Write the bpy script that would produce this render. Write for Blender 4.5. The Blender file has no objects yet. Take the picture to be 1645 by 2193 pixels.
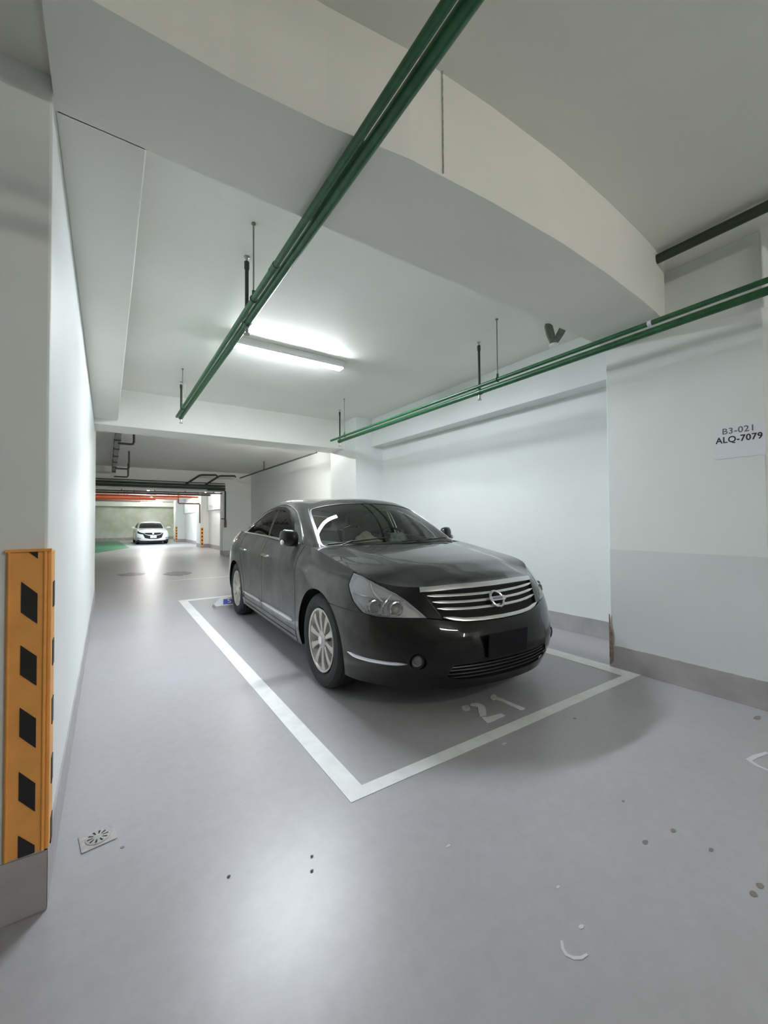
import bpy, math, random
import numpy as np
from mathutils import Matrix, Vector
from mathutils.geometry import delaunay_2d_cdt
C = bpy.context.scene.collection
scn = bpy.context.scene
PI = math.pi
H = 1.18            # eye height above the floor; heights marked Z() are given from the eye

# ---------------------------------------------------------------- camera
cd = bpy.data.cameras.new('camera'); cam = bpy.data.objects.new('camera', cd); C.objects.link(cam)
cd.sensor_fit = 'HORIZONTAL'; cd.sensor_width = 36.0; cd.lens = 36.0 * 883.5 / 1645.0
cd.clip_start = 0.02; cd.clip_end = 200
def cam_axes():
    f = 883.5; c = np.array([822.5, 1096.5])
    d1 = np.array([230 - c[0], 1120 - c[1], f]); d1 /= np.linalg.norm(d1)
    d2 = np.array([2140 - c[0], 1107 - c[1], f]); d2 /= np.linalg.norm(d2)
    d2 = d2 - d1 * d1.dot(d2); d2 /= np.linalg.norm(d2)
    up = np.cross(d2, d1)
    if up[1] > 0: up = -up
    return np.array([d2, d1, up])
_R = cam_axes()
_m = Matrix.Identity(4)
for i in range(3):
    _m[i][0] = _R[i, 0]; _m[i][1] = -_R[i, 1]; _m[i][2] = -_R[i, 2]
_m.translation = (0, 0, H)
cam.matrix_world = _m
scn.camera = cam

# ---------------------------------------------------------------- world, exposure
w = bpy.data.worlds.new('world'); scn.world = w; w.use_nodes = True
w.node_tree.nodes['Background'].inputs[0].default_value = (0.8, 0.85, 0.9, 1)
w.node_tree.nodes['Background'].inputs[1].default_value = 0.02
scn.view_settings.view_transform = 'Standard'; scn.view_settings.look = 'None'
scn.view_settings.gamma = 1.0; scn.view_settings.use_curve_mapping = False
scn.view_settings.exposure = 1.2
scn.cycles.max_bounces = 10; scn.cycles.diffuse_bounces = 6; scn.cycles.transparent_max_bounces = 12
scn.cycles.use_denoising = True
TUBE = 150.0         # emission of a fluorescent tube

# ---------------------------------------------------------------- node helpers / materials
def new_mat(name):
    m = bpy.data.materials.new(name); m.use_nodes = True
    nt = m.node_tree; b = nt.nodes['Principled BSDF']; return m, nt, b
def nd(nt, typ, **kw):
    n = nt.nodes.new(typ)
    for k, v in kw.items():
        if k in n.inputs: n.inputs[k].default_value = v
        else: setattr(n, k, v)
    return n
def lk(nt, a, b): nt.links.new(a, b)
def rgb(c): return (c[0], c[1], c[2], 1)
def simple(name, col, rough=.5, metal=0, coat=0, spec=.5, emit=None, es=0, noise=0, nscale=8, bump=0, bscale=60):
    m, nt, b = new_mat(name)
    b.inputs['Base Color'].default_value = rgb(col); b.inputs['Roughness'].default_value = rough
    b.inputs['Metallic'].default_value = metal; b.inputs['Coat Weight'].default_value = coat
    b.inputs['Coat Roughness'].default_value = .05; b.inputs['Specular IOR Level'].default_value = spec
    if emit:
        b.inputs['Emission Color'].default_value = rgb(emit); b.inputs['Emission Strength'].default_value = es
    if noise or bump: tc = nd(nt, 'ShaderNodeTexCoord')
    if noise:
        n = nd(nt, 'ShaderNodeTexNoise', Scale=nscale, Detail=6.0, Roughness=.6); lk(nt, tc.outputs['Object'], n.inputs['Vector'])
        r = nd(nt, 'ShaderNodeValToRGB'); r.color_ramp.elements[0].position = .3; r.color_ramp.elements[1].position = .7
        r.color_ramp.elements[0].color = rgb([x * (1 - noise) for x in col]); r.color_ramp.elements[1].color = rgb([min(1, x * (1 + noise * .6)) for x in col])
        lk(nt, n.outputs['Fac'], r.inputs['Fac']); lk(nt, r.outputs['Color'], b.inputs['Base Color'])
    if bump:
        n2 = nd(nt, 'ShaderNodeTexNoise', Scale=bscale, Detail=4.0); lk(nt, tc.outputs['Object'], n2.inputs['Vector'])
        bp = nd(nt, 'ShaderNodeBump', Strength=bump, Distance=.01); lk(nt, n2.outputs['Fac'], bp.inputs['Height']); lk(nt, bp.outputs['Normal'], b.inputs['Normal'])
    return m
def wall_mat(name, col, base=(.43, .41, .41), band=.18, rough=.55, stain=.05, dado=0):
    """painted concrete: mottled paint, and below the band height the grey base paint"""
    m, nt, b = new_mat(name)
    g = nd(nt, 'ShaderNodeNewGeometry')
    n = nd(nt, 'ShaderNodeTexNoise', Scale=.9, Detail=5.0, Roughness=.55); lk(nt, g.outputs['Position'], n.inputs['Vector'])
    r = nd(nt, 'ShaderNodeValToRGB'); r.color_ramp.elements[0].position = .35; r.color_ramp.elements[1].position = .68
    r.color_ramp.elements[0].color = rgb([c * (1 - stain * a) for c, a in zip(col, (1, .9, 1.3))]); r.color_ramp.elements[1].color = rgb(col)
    lk(nt, n.outputs['Fac'], r.inputs['Fac'])
    out = r.outputs['Color']
    if band:
        s = nd(nt, 'ShaderNodeSeparateXYZ'); lk(nt, g.outputs['Position'], s.inputs[0])
        wn = nd(nt, 'ShaderNodeTexNoise', Scale=7.0, Detail=3.0); lk(nt, g.outputs['Position'], wn.inputs['Vector'])
        wv = nd(nt, 'ShaderNodeMath', operation='MULTIPLY_ADD'); wv.inputs[1].default_value = .008; lk(nt, wn.outputs['Fac'], wv.inputs[0]); lk(nt, s.outputs[2], wv.inputs[2])
        lt = nd(nt, 'ShaderNodeMath', operation='LESS_THAN'); lt.inputs[1].default_value = band; lk(nt, wv.outputs[0], lt.inputs[0])
        n3 = nd(nt, 'ShaderNodeTexNoise', Scale=5.0, Detail=6.0, Roughness=.7); lk(nt, g.outputs['Position'], n3.inputs['Vector'])
        r3 = nd(nt, 'ShaderNodeValToRGB'); r3.color_ramp.elements[0].color = rgb([c * .8 for c in base]); r3.color_ramp.elements[1].color = rgb([c * 1.12 for c in base])
        r3.color_ramp.elements[0].position = .35; r3.color_ramp.elements[1].position = .65
        lk(nt, n3.outputs['Fac'], r3.inputs['Fac'])
        mx = nd(nt, 'ShaderNodeMix', data_type='RGBA'); lk(nt, lt.outputs[0], mx.inputs[0]); lk(nt, out, mx.inputs[6]); lk(nt, r3.outputs['Color'], mx.inputs[7])
        out = mx.outputs[2]
    if dado:   # a lower coat of slightly greyer paint up to this height
        l2 = nd(nt, 'ShaderNodeMath', operation='LESS_THAN'); l2.inputs[1].default_value = dado; lk(nt, wv.outputs[0], l2.inputs[0])
        m2 = nd(nt, 'ShaderNodeMix', data_type='RGBA', blend_type='MULTIPLY'); lk(nt, l2.outputs[0], m2.inputs[0]); lk(nt, out, m2.inputs[6]); m2.inputs[7].default_value = (.88, .885, .90, 1); out = m2.outputs[2]
    lk(nt, out, b.inputs['Base Color']); b.inputs['Roughness'].default_value = rough
    n2 = nd(nt, 'ShaderNodeTexNoise', Scale=3.0, Detail=5.0, Roughness=.6); lk(nt, g.outputs['Position'], n2.inputs['Vector'])
    bp = nd(nt, 'ShaderNodeBump', Strength=.25, Distance=.02); lk(nt, n2.outputs['Fac'], bp.inputs['Height']); lk(nt, bp.outputs['Normal'], b.inputs['Normal'])
    return m
def floor_mat():
    m, nt, b = new_mat('floor_epoxy')
    g = nd(nt, 'ShaderNodeNewGeometry')
    n = nd(nt, 'ShaderNodeTexNoise', Scale=.8, Detail=6.0, Roughness=.6); lk(nt, g.outputs['Position'], n.inputs['Vector'])
    r = nd(nt, 'ShaderNodeValToRGB'); e = r.color_ramp.elements
    e[0].position = .3; e[0].color = (.405, .392, .402, 1); e[1].position = .7; e[1].color = (.45, .452, .488, 1)
    lk(nt, n.outputs['Fac'], r.inputs['Fac'])
    n4 = nd(nt, 'ShaderNodeTexNoise', Scale=18.0, Detail=6.0, Roughness=.75); lk(nt, g.outputs['Position'], n4.inputs['Vector'])
    r4 = nd(nt, 'ShaderNodeValToRGB'); r4.color_ramp.elements[0].position = .25; r4.color_ramp.elements[1].position = .75
    r4.color_ramp.elements[0].color = (.88, .87, .87, 1); r4.color_ramp.elements[1].color = (1, 1, 1, 1); lk(nt, n4.outputs['Fac'], r4.inputs['Fac'])
    mx = nd(nt, 'ShaderNodeMix', data_type='RGBA', blend_type='MULTIPLY'); mx.inputs[0].default_value = 1
    lk(nt, r.outputs['Color'], mx.inputs[6]); lk(nt, r4.outputs['Color'], mx.inputs[7]); lk(nt, mx.outputs[2], b.inputs['Base Color'])
    b.inputs['Roughness'].default_value = .35
    n2 = nd(nt, 'ShaderNodeTexNoise', Scale=5.0, Detail=3.0, Roughness=.55); lk(nt, g.outputs['Position'], n2.inputs['Vector'])
    bp = nd(nt, 'ShaderNodeBump', Strength=.4, Distance=.005); lk(nt, n2.outputs['Fac'], bp.inputs['Height']); lk(nt, bp.outputs['Normal'], b.inputs['Normal'])
    b.inputs['Specular IOR Level'].default_value = .5
    return m
def car_paint(name, col, dust_sheen=.1, film_col=(.36, .35, .33), metal=0):
    m, nt, b = new_mat(name)
    b.inputs['Base Color'].default_value = rgb(col); b.inputs['Metallic'].default_value = metal
    b.inputs['Roughness'].default_value = .4; b.inputs['Specular IOR Level'].default_value = .05; b.inputs['Coat Weight'].default_value = 1; b.inputs['Coat Roughness'].default_value = .04; b.inputs['Coat IOR'].default_value = 1.36
    tc = nd(nt, 'ShaderNodeTexCoord')
    n = nd(nt, 'ShaderNodeTexNoise', Scale=3.5, Detail=7.0, Roughness=.65); lk(nt, tc.outputs['Object'], n.inputs['Vector'])
    mr = nd(nt, 'ShaderNodeMapRange'); mr.inputs['From Min'].default_value = .3; mr.inputs['From Max'].default_value = .75
    mr.inputs['To Min'].default_value = dust_sheen * .55; mr.inputs['To Max'].default_value = dust_sheen * 1.5; lk(nt, n.outputs['Fac'], mr.inputs['Value'])
    # dusty film, with flank sheen painted in by normal: sides lighter, top and nose darker
    g = nd(nt, 'ShaderNodeNewGeometry'); s = nd(nt, 'ShaderNodeSeparateXYZ'); lk(nt, g.outputs['Normal'], s.inputs[0])
    ax_ = nd(nt, 'ShaderNodeMath', operation='POWER'); ax_.inputs[1].default_value = 4; ab = nd(nt, 'ShaderNodeMath', operation='ABSOLUTE'); lk(nt, s.outputs[0], ab.inputs[0]); lk(nt, ab.outputs[0], ax_.inputs[0])
    az = nd(nt, 'ShaderNodeMath', operation='ABSOLUTE'); lk(nt, s.outputs[2], az.inputs[0])
    iv = nd(nt, 'ShaderNodeMath', operation='MULTIPLY_ADD'); iv.inputs[1].default_value = .15; lk(nt, az.outputs[0], iv.inputs[0]); lk(nt, ax_.outputs[0], iv.inputs[2])
    mu = nd(nt, 'ShaderNodeMath', operation='MULTIPLY'); lk(nt, mr.outputs[0], mu.inputs[0]); lk(nt, iv.outputs[0], mu.inputs[1])
    d = nd(nt, 'ShaderNodeBsdfDiffuse'); d.inputs[0].default_value = rgb(film_col)
    ms = nd(nt, 'ShaderNodeMixShader'); lk(nt, mu.outputs[0], ms.inputs[0]); lk(nt, b.outputs[0], ms.inputs[1]); lk(nt, d.outputs[0], ms.inputs[2])
    lk(nt, ms.outputs[0], nt.nodes['Material Output'].inputs[0])
    return m
def glass_mat(name, tint, rough=.02, ior=1.5, refl=1.0, glare=0):
    m, nt, b = new_mat(name); nt.nodes.remove(b)
    t = nd(nt, 'ShaderNodeBsdfTransparent'); t.inputs[0].default_value = rgb(tint)
    gl = nd(nt, 'ShaderNodeBsdfGlossy'); gl.inputs['Roughness'].default_value = rough; gl.inputs[0].default_value = (refl, refl, refl, 1)
    fr = nd(nt, 'ShaderNodeFresnel'); fr.inputs[0].default_value = ior
    ms = nd(nt, 'ShaderNodeMixShader'); lk(nt, fr.outputs[0], ms.inputs[0]); lk(nt, t.outputs[0], ms.inputs[1]); lk(nt, gl.outputs[0], ms.inputs[2])
    last = ms
    if glare:
        d = nd(nt, 'ShaderNodeBsdfDiffuse'); d.inputs[0].default_value = (.85, .86, .88, 1)
        m2 = nd(nt, 'ShaderNodeMixShader'); m2.inputs[0].default_value = glare; lk(nt, ms.outputs[0], m2.inputs[1]); lk(nt, d.outputs[0], m2.inputs[2]); last = m2
    lk(nt, last.outputs[0], nt.nodes['Material Output'].inputs[0])
    return m

M = {}
M['wall'] = wall_mat('wall_paint', (.83, .86, .845), band=.18)
M['pier'] = wall_mat('pier_paint', (.83, .86, .845), band=.18, dado=.945)
M['wallplain'] = wall_mat('wall_paint_plain', (.83, .86, .845), band=0)
M['wallfar'] = wall_mat('wall_paint_far', (.80, .83, .77), band=.18, stain=.35)
M['ceil'] = wall_mat('ceiling_paint', (.86, .86, .81), band=0, stain=.06)
M['floor'] = floor_mat()
M['line'] = simple('line_paint', (.80, .82, .82), .4, noise=.1, nscale=9)
M['stencil'] = simple('stencil_paint', (.80, .81, .83), .45, noise=.12, nscale=12)
M['green'] = simple('green_pipe_paint', (.022, .12, .045), .35, noise=.3, nscale=20)
M['darkgreen'] = simple('dark_pipe_paint', (.03, .045, .03), .45)
M['darkpipe'] = simple('dark_pipe', (.05, .055, .05), .5)
M['steel'] = simple('galvanised_steel', (.5, .5, .48), .4, metal=.8)
M['rod'] = simple('threaded_rod', (.25, .22, .18), .5, metal=.6)
M['orange'] = simple('orange_pipe_paint', (.75, .14, .05), .4)
M['brown'] = simple('brown_pipe_paint', (.16, .08, .06), .5)
M['lamp'] = simple('lamp_housing', (.85, .85, .85), .4)
M['tube2'] = simple('lamp_tube_new', (1, 1, 1), .5, emit=(1.0, .97, .90), es=TUBE * .54)
M['tube'] = simple('lamp_tube', (1, 1, 1), .5, emit=(.88, .94, 1.0), es=TUBE)
M['tube4'] = simple('lamp_tube_fill', (1, 1, 1), .5, emit=(.95, .95, .92), es=TUBE * 1.1)
M['tube3'] = simple('lamp_tube_bright', (1, 1, 1), .5, emit=(.88, .94, 1.0), es=TUBE * 2.6)
M['guardo'] = simple('guard_orange', (.92, .42, .10), .5, noise=.12, nscale=10)
M['guardk'] = simple('guard_black', (.012, .012, .012), .5)
M['paper'] = simple('paper', (.80, .81, .86), .7)
M['ink'] = simple('ink', (.015, .015, .02), .6)
M['ink2'] = simple('ink_worn', (.16, .15, .15), .6)
M['metal'] = simple('drain_metal', (.44, .42, .42), .45, metal=.1, noise=.2, nscale=60)
M['hole'] = simple('drain_hole', (.01, .01, .01), .8)
M['greenfloor'] = simple('green_floor_paint', (.05, .22, .10), .4, noise=.2, nscale=3)
M['stopw'] = simple('stop_white', (.75, .76, .82), .4)
M['stopb'] = simple('stop_blue', (.10, .11, .42), .4)
M['stopg'] = simple('stop_concrete', (.42, .41, .40), .7)
M['patch'] = simple('floor_patch', (.20, .19, .21), .4, noise=.15, nscale=6)
M['spot'] = simple('floor_spot', (.22, .20, .19), .5)
M['scuff'] = simple('floor_scuff', (.62, .62, .66), .5)
M['rust'] = simple('rust_stain', (.30, .20, .15), .8, noise=.5, nscale=25)
M['paint'] = car_paint('black_car_paint', (.003, .0035, .004), .24)
M['white'] = car_paint('white_car_paint', (.86, .88, .90), .02, metal=0)
M['gap'] = simple('shadow_black', (.004, .004, .004), .8)
M['blackp'] = simple('black_plastic', (.012, .012, .013), .4)
M['chrome'] = simple('chrome', (.80, .81, .83), .13, metal=1)
M['chromeb'] = simple('satin_chrome', (.78, .78, .78), .28, metal=1)
M['silver'] = simple('alloy_silver', (.60, .57, .53), .35, metal=.35, noise=.12, nscale=12)
M['rubber'] = simple('tyre_rubber', (.022, .024, .024), .7, noise=.3, nscale=15)
M['wsglass'] = glass_mat('windshield_glass', (.80, .87, .82), ior=1.7)
M['sdglass'] = glass_mat('side_glass', (.10, .105, .10), ior=1.45)
M['visor'] = glass_mat('rain_visor', (.05, .05, .05), ior=1.3)
M['lens'] = glass_mat('headlamp_lens', (.97, .98, 1.0), ior=1.6, glare=.14)  # white diffuse share paints bright glare into the lamp lens
M['bezel'] = simple('lamp_reflector', (.96, .97, .98), .5, metal=0)
M['bulb'] = glass_mat('lamp_glass', (.95, .93, .9), ior=1.9)
M['red'] = simple('tail_red', (.45, .02, .02), .15, coat=1)
M['dash'] = simple('dashboard_vinyl', (.55, .49, .42), .6)
M['seat'] = simple('seat_fabric', (.12, .10, .085), .8)
M['cream'] = simple('cream_cloth', (.72, .66, .54), .9, noise=.15, nscale=12)
M['bag'] = simple('pale_green_plastic', (.45, .52, .47), .25, noise=.3, nscale=20)
M['grey'] = simple('grey_plastic', (.32, .32, .30), .5, noise=.2, nscale=30)
M['bracket'] = simple('weathered_bracket', (.17, .18, .15), .6, noise=.35, nscale=30)

# ---------------------------------------------------------------- mesh helpers
def setprops(o, label=None, cat=None, group=None, kind=None):
    if label: o['label'] = label
    if cat: o['category'] = cat
    if group: o['group'] = group
    if kind: o['kind'] = kind
    return o
class MB:
    def __init__(s): s.v = []; s.f = []
    def add(s, v, f):
        k = len(s.v); s.v += [tuple(map(float, p)) for p in v]; s.f += [tuple(i + k for i in q) for q in f]; return s
    def box(s, a, b):
        x0, y0, z0 = a; x1, y1, z1 = b
        return s.add([(x0, y0, z0), (x1, y0, z0), (x1, y1, z0), (x0, y1, z0), (x0, y0, z1), (x1, y0, z1), (x1, y1, z1), (x0, y1, z1)],
                     [(0, 3, 2, 1), (4, 5, 6, 7), (0, 1, 5, 4), (1, 2, 6, 5), (2, 3, 7, 6), (3, 0, 4, 7)])
    def hexa(s, p):  # 4 bottom, 4 top
        return s.add(p, [(0, 3, 2, 1), (4, 5, 6, 7), (0, 1, 5, 4), (1, 2, 6, 5), (2, 3, 7, 6), (3, 0, 4, 7)])
    def prism(s, pts, z0, z1):
        n = len(pts)
        return s.add([(x, y, z0) for x, y in pts] + [(x, y, z1) for x, y in pts],
                     [tuple(range(n))[::-1], tuple(range(n, 2 * n))] + [(i, (i + 1) % n, n + (i + 1) % n, n + i) for i in range(n)])
    def tube(s, pts, r, n=12, caps=True):
        pts = [Vector(p) for p in pts]; rs = r if isinstance(r, (list, tuple)) else [r] * len(pts)
        V = []; F = []; ref = None
        for i, p in enumerate(pts):
            d = (pts[min(i + 1, len(pts) - 1)] - pts[max(i - 1, 0)]).normalized()
            if ref is None: ref = d.orthogonal().normalized()
            ref = (ref - d * ref.dot(d)).normalized(); q = d.cross(ref)
            for k in range(n):
                a = 2 * PI * k / n; V.append(p + (ref * math.cos(a) + q * math.sin(a)) * rs[i])
        for i in range(len(pts) - 1):
            for k in range(n):
                F.append((i * n + k, i * n + (k + 1) % n, (i + 1) * n + (k + 1) % n, (i + 1) * n + k))
        if caps: F.append(tuple(range(n))[::-1]); F.append(tuple((len(pts) - 1) * n + k for k in range(n)))
        return s.add(V, F)
    def lathe(s, prof, org, axis, n=32, closed=False):
        """prof: (along, radius)"""
        ax = Vector(axis).normalized(); e1 = ax.orthogonal().normalized(); e2 = ax.cross(e1); o = Vector(org); V = []; F = []
        for a, r in prof:
            for k in range(n):
                t = 2 * PI * k / n; V.append(o + ax * a + (e1 * math.cos(t) + e2 * math.sin(t)) * r)
        m = len(prof)
        for i in range(m - 1 if not closed else m):
            j = (i + 1) % m
            for k in range(n): F.append((i * n + k, i * n + (k + 1) % n, j * n + (k + 1) % n, j * n + k))
        return s.add(V, F)
    def ball(s, c, r, n=14, m=9):
        if not isinstance(r, (tuple, list)): r = (r, r, r)
        V = []; F = []
        for i in range(m + 1):
            a = PI * i / m
            for k in range(n):
                b = 2 * PI * k / n; V.append((c[0] + r[0] * math.sin(a) * math.cos(b), c[1] + r[1] * math.sin(a) * math.sin(b), c[2] + r[2] * math.cos(a)))
        for i in range(m):
            for k in range(n): F.append((i * n + k, (i + 1) * n + k, (i + 1) * n + (k + 1) % n, i * n + (k + 1) % n))
        return s.add(V, F)
    def build(s, name, mat, parent=None, smooth=True, ang=35, bevel=0, normals=None, **props):
        me = bpy.data.meshes.new(name); me.from_pydata(s.v, [], s.f); me.validate(); me.update()
        mats = mat if isinstance(mat, list) else [mat]
        for mm in mats: me.materials.append(mm)
        if smooth:
            for p in me.polygons: p.use_smooth = True
            if normals is not None and len(normals) == len(me.vertices): me.normals_split_custom_set_from_vertices([tuple(n) for n in normals])
            else: me.set_sharp_from_angle(angle=math.radians(ang))
        o = bpy.data.objects.new(name, me); C.objects.link(o)
        if parent: o.parent = parent
        if bevel:
            b = o.modifiers.new('b', 'BEVEL'); b.width = bevel; b.segments = 2; b.limit_method = 'ANGLE'
        return setprops(o, **props)
def thing(name, label, cat, loc=(0, 0, 0), rotz=0, group=None):
    o = bpy.data.objects.new(name, None); C.objects.link(o); o.location = loc; o.rotation_euler = (0, 0, rotz); o.empty_display_size = .1
    return setprops(o, label, cat, group)
def struct(name, mb, mat, bevel=0, parent=None):
    o = mb.build(name, mat, parent, smooth=False, bevel=bevel)
    if parent is None: o['kind'] = 'structure'
    return o
def dup(root, loc=None, rotz=None, label=None, group=None, parent=None):
    r = root.copy(); C.objects.link(r)
    if parent is not None: r.parent = parent
    if loc is not None: r.location = loc
    if rotz is not None: r.rotation_euler = (0, 0, rotz)
    if label: r['label'] = label
    if group: r['group'] = group
    for ch in [c for c in bpy.data.objects if c.parent == root]: dup(ch, parent=r)
    return r
def Z(z): return z + H

# ---------------------------------------------------------------- fluorescent battens
def tube_lamp(name, label, loc, rot, group=None, L=1.2, mat='tube'):
    """loc: middle of the underside of the mounting (ceiling) ; runs along local x"""
    t = thing(name, label, 'lamp', loc, rot, group)
    MB().box((-L / 2, -.055, -.062), (L / 2, .055, 0)).build('housing', M['lamp'], t, smooth=False, bevel=.006)
    for s in (-1, 1):
        MB().box((s * L / 2 - .02 if s > 0 else -L / 2, -.053 if mat == 'tube' else -.022, -.092), (L / 2 if s > 0 else -L / 2 + .02, .053 if mat == 'tube' else .022, -.05)).build('tube_socket', M['lamp'], t, smooth=False)
    if mat == 'tube':
        MB().box((-L / 2 + .01, -.055, -.079), (L / 2 - .01, -.047, -.062)).box((-L / 2 + .01, .047, -.079), (L / 2 - .01, .055, -.062)).build('side_rail', M['lamp'], t, smooth=False)
        MB().box((-L / 2 + .02, -.046, -.089), (L / 2 - .02, .046, -.066)).build('diffuser', M['tube'], t, smooth=False)
    else: MB().tube([(-L / 2 + .02, 0, -.080), (L / 2 - .02, 0, -.080)], .016, 12).build('tube', M[mat], t)
    return t
# ================================================================ THE SETTING
XL = -.153; XW = 4.08; XU = 3.86; XP = 3.37; ZS = 1.375; ZB = 1.80; ZN = 1.80; YA = 1.655; YS = 1.724; YB = 6.55; YC = 7.07; YH = 15.2
struct('floor', MB().box((-7, -7, -.2), (9, 34, 0)), M['floor'])
struct('ceiling', MB().box((XL, -7, Z(ZN)), (9, 1.55, Z(ZN) + .3)), M['ceil'])
struct('ceiling', MB().box((XL, YS - .05, Z(ZB)), (4.6, YB + .1, Z(ZB) + .3)), M['ceil'])
struct('ceiling', MB().box((-7, YC - .05, Z(1.75)), (4.8, YH + .05, Z(1.75) + .3)), M['ceil'])
struct('ceiling', MB().box((-7, YH + .2, Z(1.36)), (4.6, 34, Z(1.36) + .3)), M['ceil'])
struct('ceiling', MB().box((-7, -7, Z(1.43)), (XL - .005, YA, Z(1.43) + .3)), M['ceil'])
# near cross beam: its near side bows a little, as cast
arc = [(XL, 1.26), (.30, 1.245), (.60, 1.219), (.745, 1.195), (.91, 1.168), (1.062, 1.16), (1.314, 1.143), (1.789, 1.132), (2.234, 1.144), (2.652, 1.168), (2.90, 1.19), (3.10, 1.22), (XP + .02, 1.30)]
arc = [(XL, 1.30)] + [(x * 1.0417, y * 1.0417) for x, y in arc[1:-1]] + [(XP + .02, 1.34)]
struct('trim_1', MB().prism(arc + [(4.4, 1.34), (4.4, YS), (XL, YS)], Z(ZS), Z(ZB) + .1), M['ceil'])
bmj = MB(); bmj.box((1.103, 1.2005, Z(ZS) + .01), (1.105, 1.207, Z(ZN)))
bmj.build('joint_line', simple('joint_grey', (.66, .65, .60), .9, noise=.5, nscale=30), bpy.data.objects['trim_1'], smooth=False)  # form joint in the beam face, a faint tone of its own
struct('trim_2', MB().box((XL, YS - .01, Z(ZS)), (.1105, YB + .02, Z(ZB) + .1)), M['ceil'], bevel=.006)      # beam along the left wall
struct('trim_3', MB().box((-7, YB, Z(1.30)), (XW + .3, YC, Z(ZB) + .1)), M['ceil'], bevel=.006)             # far cross beam
# left wall (the long pier), right wall and its piers
struct('wall_left', MB().box((-2.6, YA, 0), (XL, 7.6, Z(1.8))), M['wall'], bevel=.008)
struct('wall_right', MB().box((XW, -7, 0), (XW + .35, YC + .1, Z(ZB) + .2)), M['wall'])
struct('wall_right', MB().box((XP, .79, 0), (XW + .05, 1.763, Z(ZB))), M['pier'], bevel=.008)
struct('wall_right', MB().box((XU, 1.76, Z(1.31)), (XW + .05, YB + .05, Z(ZB) + .1)), M['wallplain'])
struct('wall_right', MB().box((3.53, 6.12, 0), (XW + .05, YC + .02, Z(ZB))), M['wall'], bevel=.008)
struct('wall_right', MB().box((4.35, YC - .1, 0), (4.7, YH + .2, Z(1.78))), M['wall'])
# base paint that stands slightly proud, uneven along its top
def baseboard(name, p0, p1, nrm, h=.178, th=.007):
    n = 40; V = []; F = []
    rnd = random.Random(name)
    for i in range(n + 1):
        f = i / n; x = p0[0] + (p1[0] - p0[0]) * f; y = p0[1] + (p1[1] - p0[1]) * f; hh = h + rnd.uniform(-.002, .002)
        V += [(x, y, .001), (x + nrm[0] * th, y + nrm[1] * th, .001), (x + nrm[0] * th, y + nrm[1] * th, hh), (x, y, hh)]
    for i in range(n):
        a = 4 * i; b = a + 4
        for k in range(4): F.append((a + k, b + k, b + (k + 1) % 4, a + (k + 1) % 4))
    return MB().add(V, F).build(name, M['base'], smooth=False, kind='structure')
M['base'] = simple('base_paint', (.42, .40, .405), .45, noise=.16, nscale=5)
baseboard('baseboard_left', (XL, YA), (XL, 7.6), (1, 0))
baseboard('baseboard_left_end', (-2.6, YA), (XL + .006, YA), (0, -1))
baseboard('baseboard_right', (XW, 1.77), (XW, 6.12), (-1, 0))
baseboard('baseboard_right_pier', (XP, .79), (XP, 1.77), (-1, 0))
baseboard('baseboard_right_corner', (XP, 1.763), (XW, 1.763), (0, 1))
baseboard('baseboard_right_column', (3.53, 6.12), (3.53, YC), (-1, 0))
# lane beyond: header beam, jamb, far walls
struct('trim_4', MB().box((-7, YH, Z(1.07)), (4.7, YH + .5, Z(1.8))), M['ceil'])
struct('wall_far_jamb', MB().box((3.37, YH, 0), (4.7, YH + .45, Z(1.069))), M['wall'], bevel=.01)
struct('wall_far_right', MB().box((3.95, YH + .4, 0), (4.3, 34, Z(1.5))), M['wall'])
struct('wall_far_right', MB().box((3.62, 20.7, 0), (4.0, 21.9, Z(1.5))), M['wall'])
struct('wall_far_right', MB().box((3.45, 27.9, 0), (4.0, 28.8, Z(1.5))), M['wall'])
struct('wall_far_right', MB().box((3.86, YH + .45, Z(.545)), (3.97, 33, Z(1.2))), M['wallplain'])
struct('wall_far', MB().box((-7, 33, 0), (4.3, 33.4, Z(1.5))), M['wallfar'])
struct('trim_5', MB().box((-7, 31.8, Z(1.09)), (4.3, 33.1, Z(1.5))), M['ceil'])
struct('wall_outer_left', MB().box((-7.3, -7, 0), (-7, 34, Z(2.0))), M['wall'])
struct('wall_near', MB().box((-7, -7.3, 0), (9, -7, Z(2.2))), M['wall'])
struct('wall_outer_right', MB().box((8.7, -7, 0), (9, .79, Z(2.2))), M['wall'])

# ================================================================ LAMPS
tube_lamp('fluorescent_lamp', 'white glowing fluorescent batten lamp on the ceiling above the black car', (1.60, 4.10, Z(ZB)), 0)
G0 = 'added lamps behind the viewpoint'  # unseen battens added as fill to brighten the near side
tube_lamp('fluorescent_lamp', 'added fill batten lamp across the lane, nearest behind the viewpoint', (1.9, -2.2, Z(ZN)), 0, G0, mat='tube2')
tube_lamp('fluorescent_lamp', 'added fill batten lamp along the lane, far right behind the viewpoint', (3.0, -3.6, Z(ZN)), PI / 2, G0, mat='tube2')
tube_lamp('fluorescent_lamp', 'added fill batten lamp hidden behind the far cross beam, over the lane', (2.9, 8.5, Z(1.75)), 0, 'lamps in the far lane', mat='tube4')  # added out of sight to brighten the lane ceiling
tube_lamp('fluorescent_lamp', 'fluorescent batten lamp just past the header beam, near the white wall', (3.45, 18.2, Z(1.36)), PI / 2, 'lamps in the far lane', mat='tube2')
tube_lamp('fluorescent_lamp', 'distant fluorescent batten lamp over the middle of the lane, past the header', (1.36, 18.6, Z(1.36)), PI / 2, 'lamps in the far lane', mat='tube2')
tube_lamp('fluorescent_lamp', 'most distant fluorescent lamp, over the lane before the white car', (1.85, 23.6, Z(1.36)), PI / 2, 'lamps in the far lane', mat='tube3')

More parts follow.
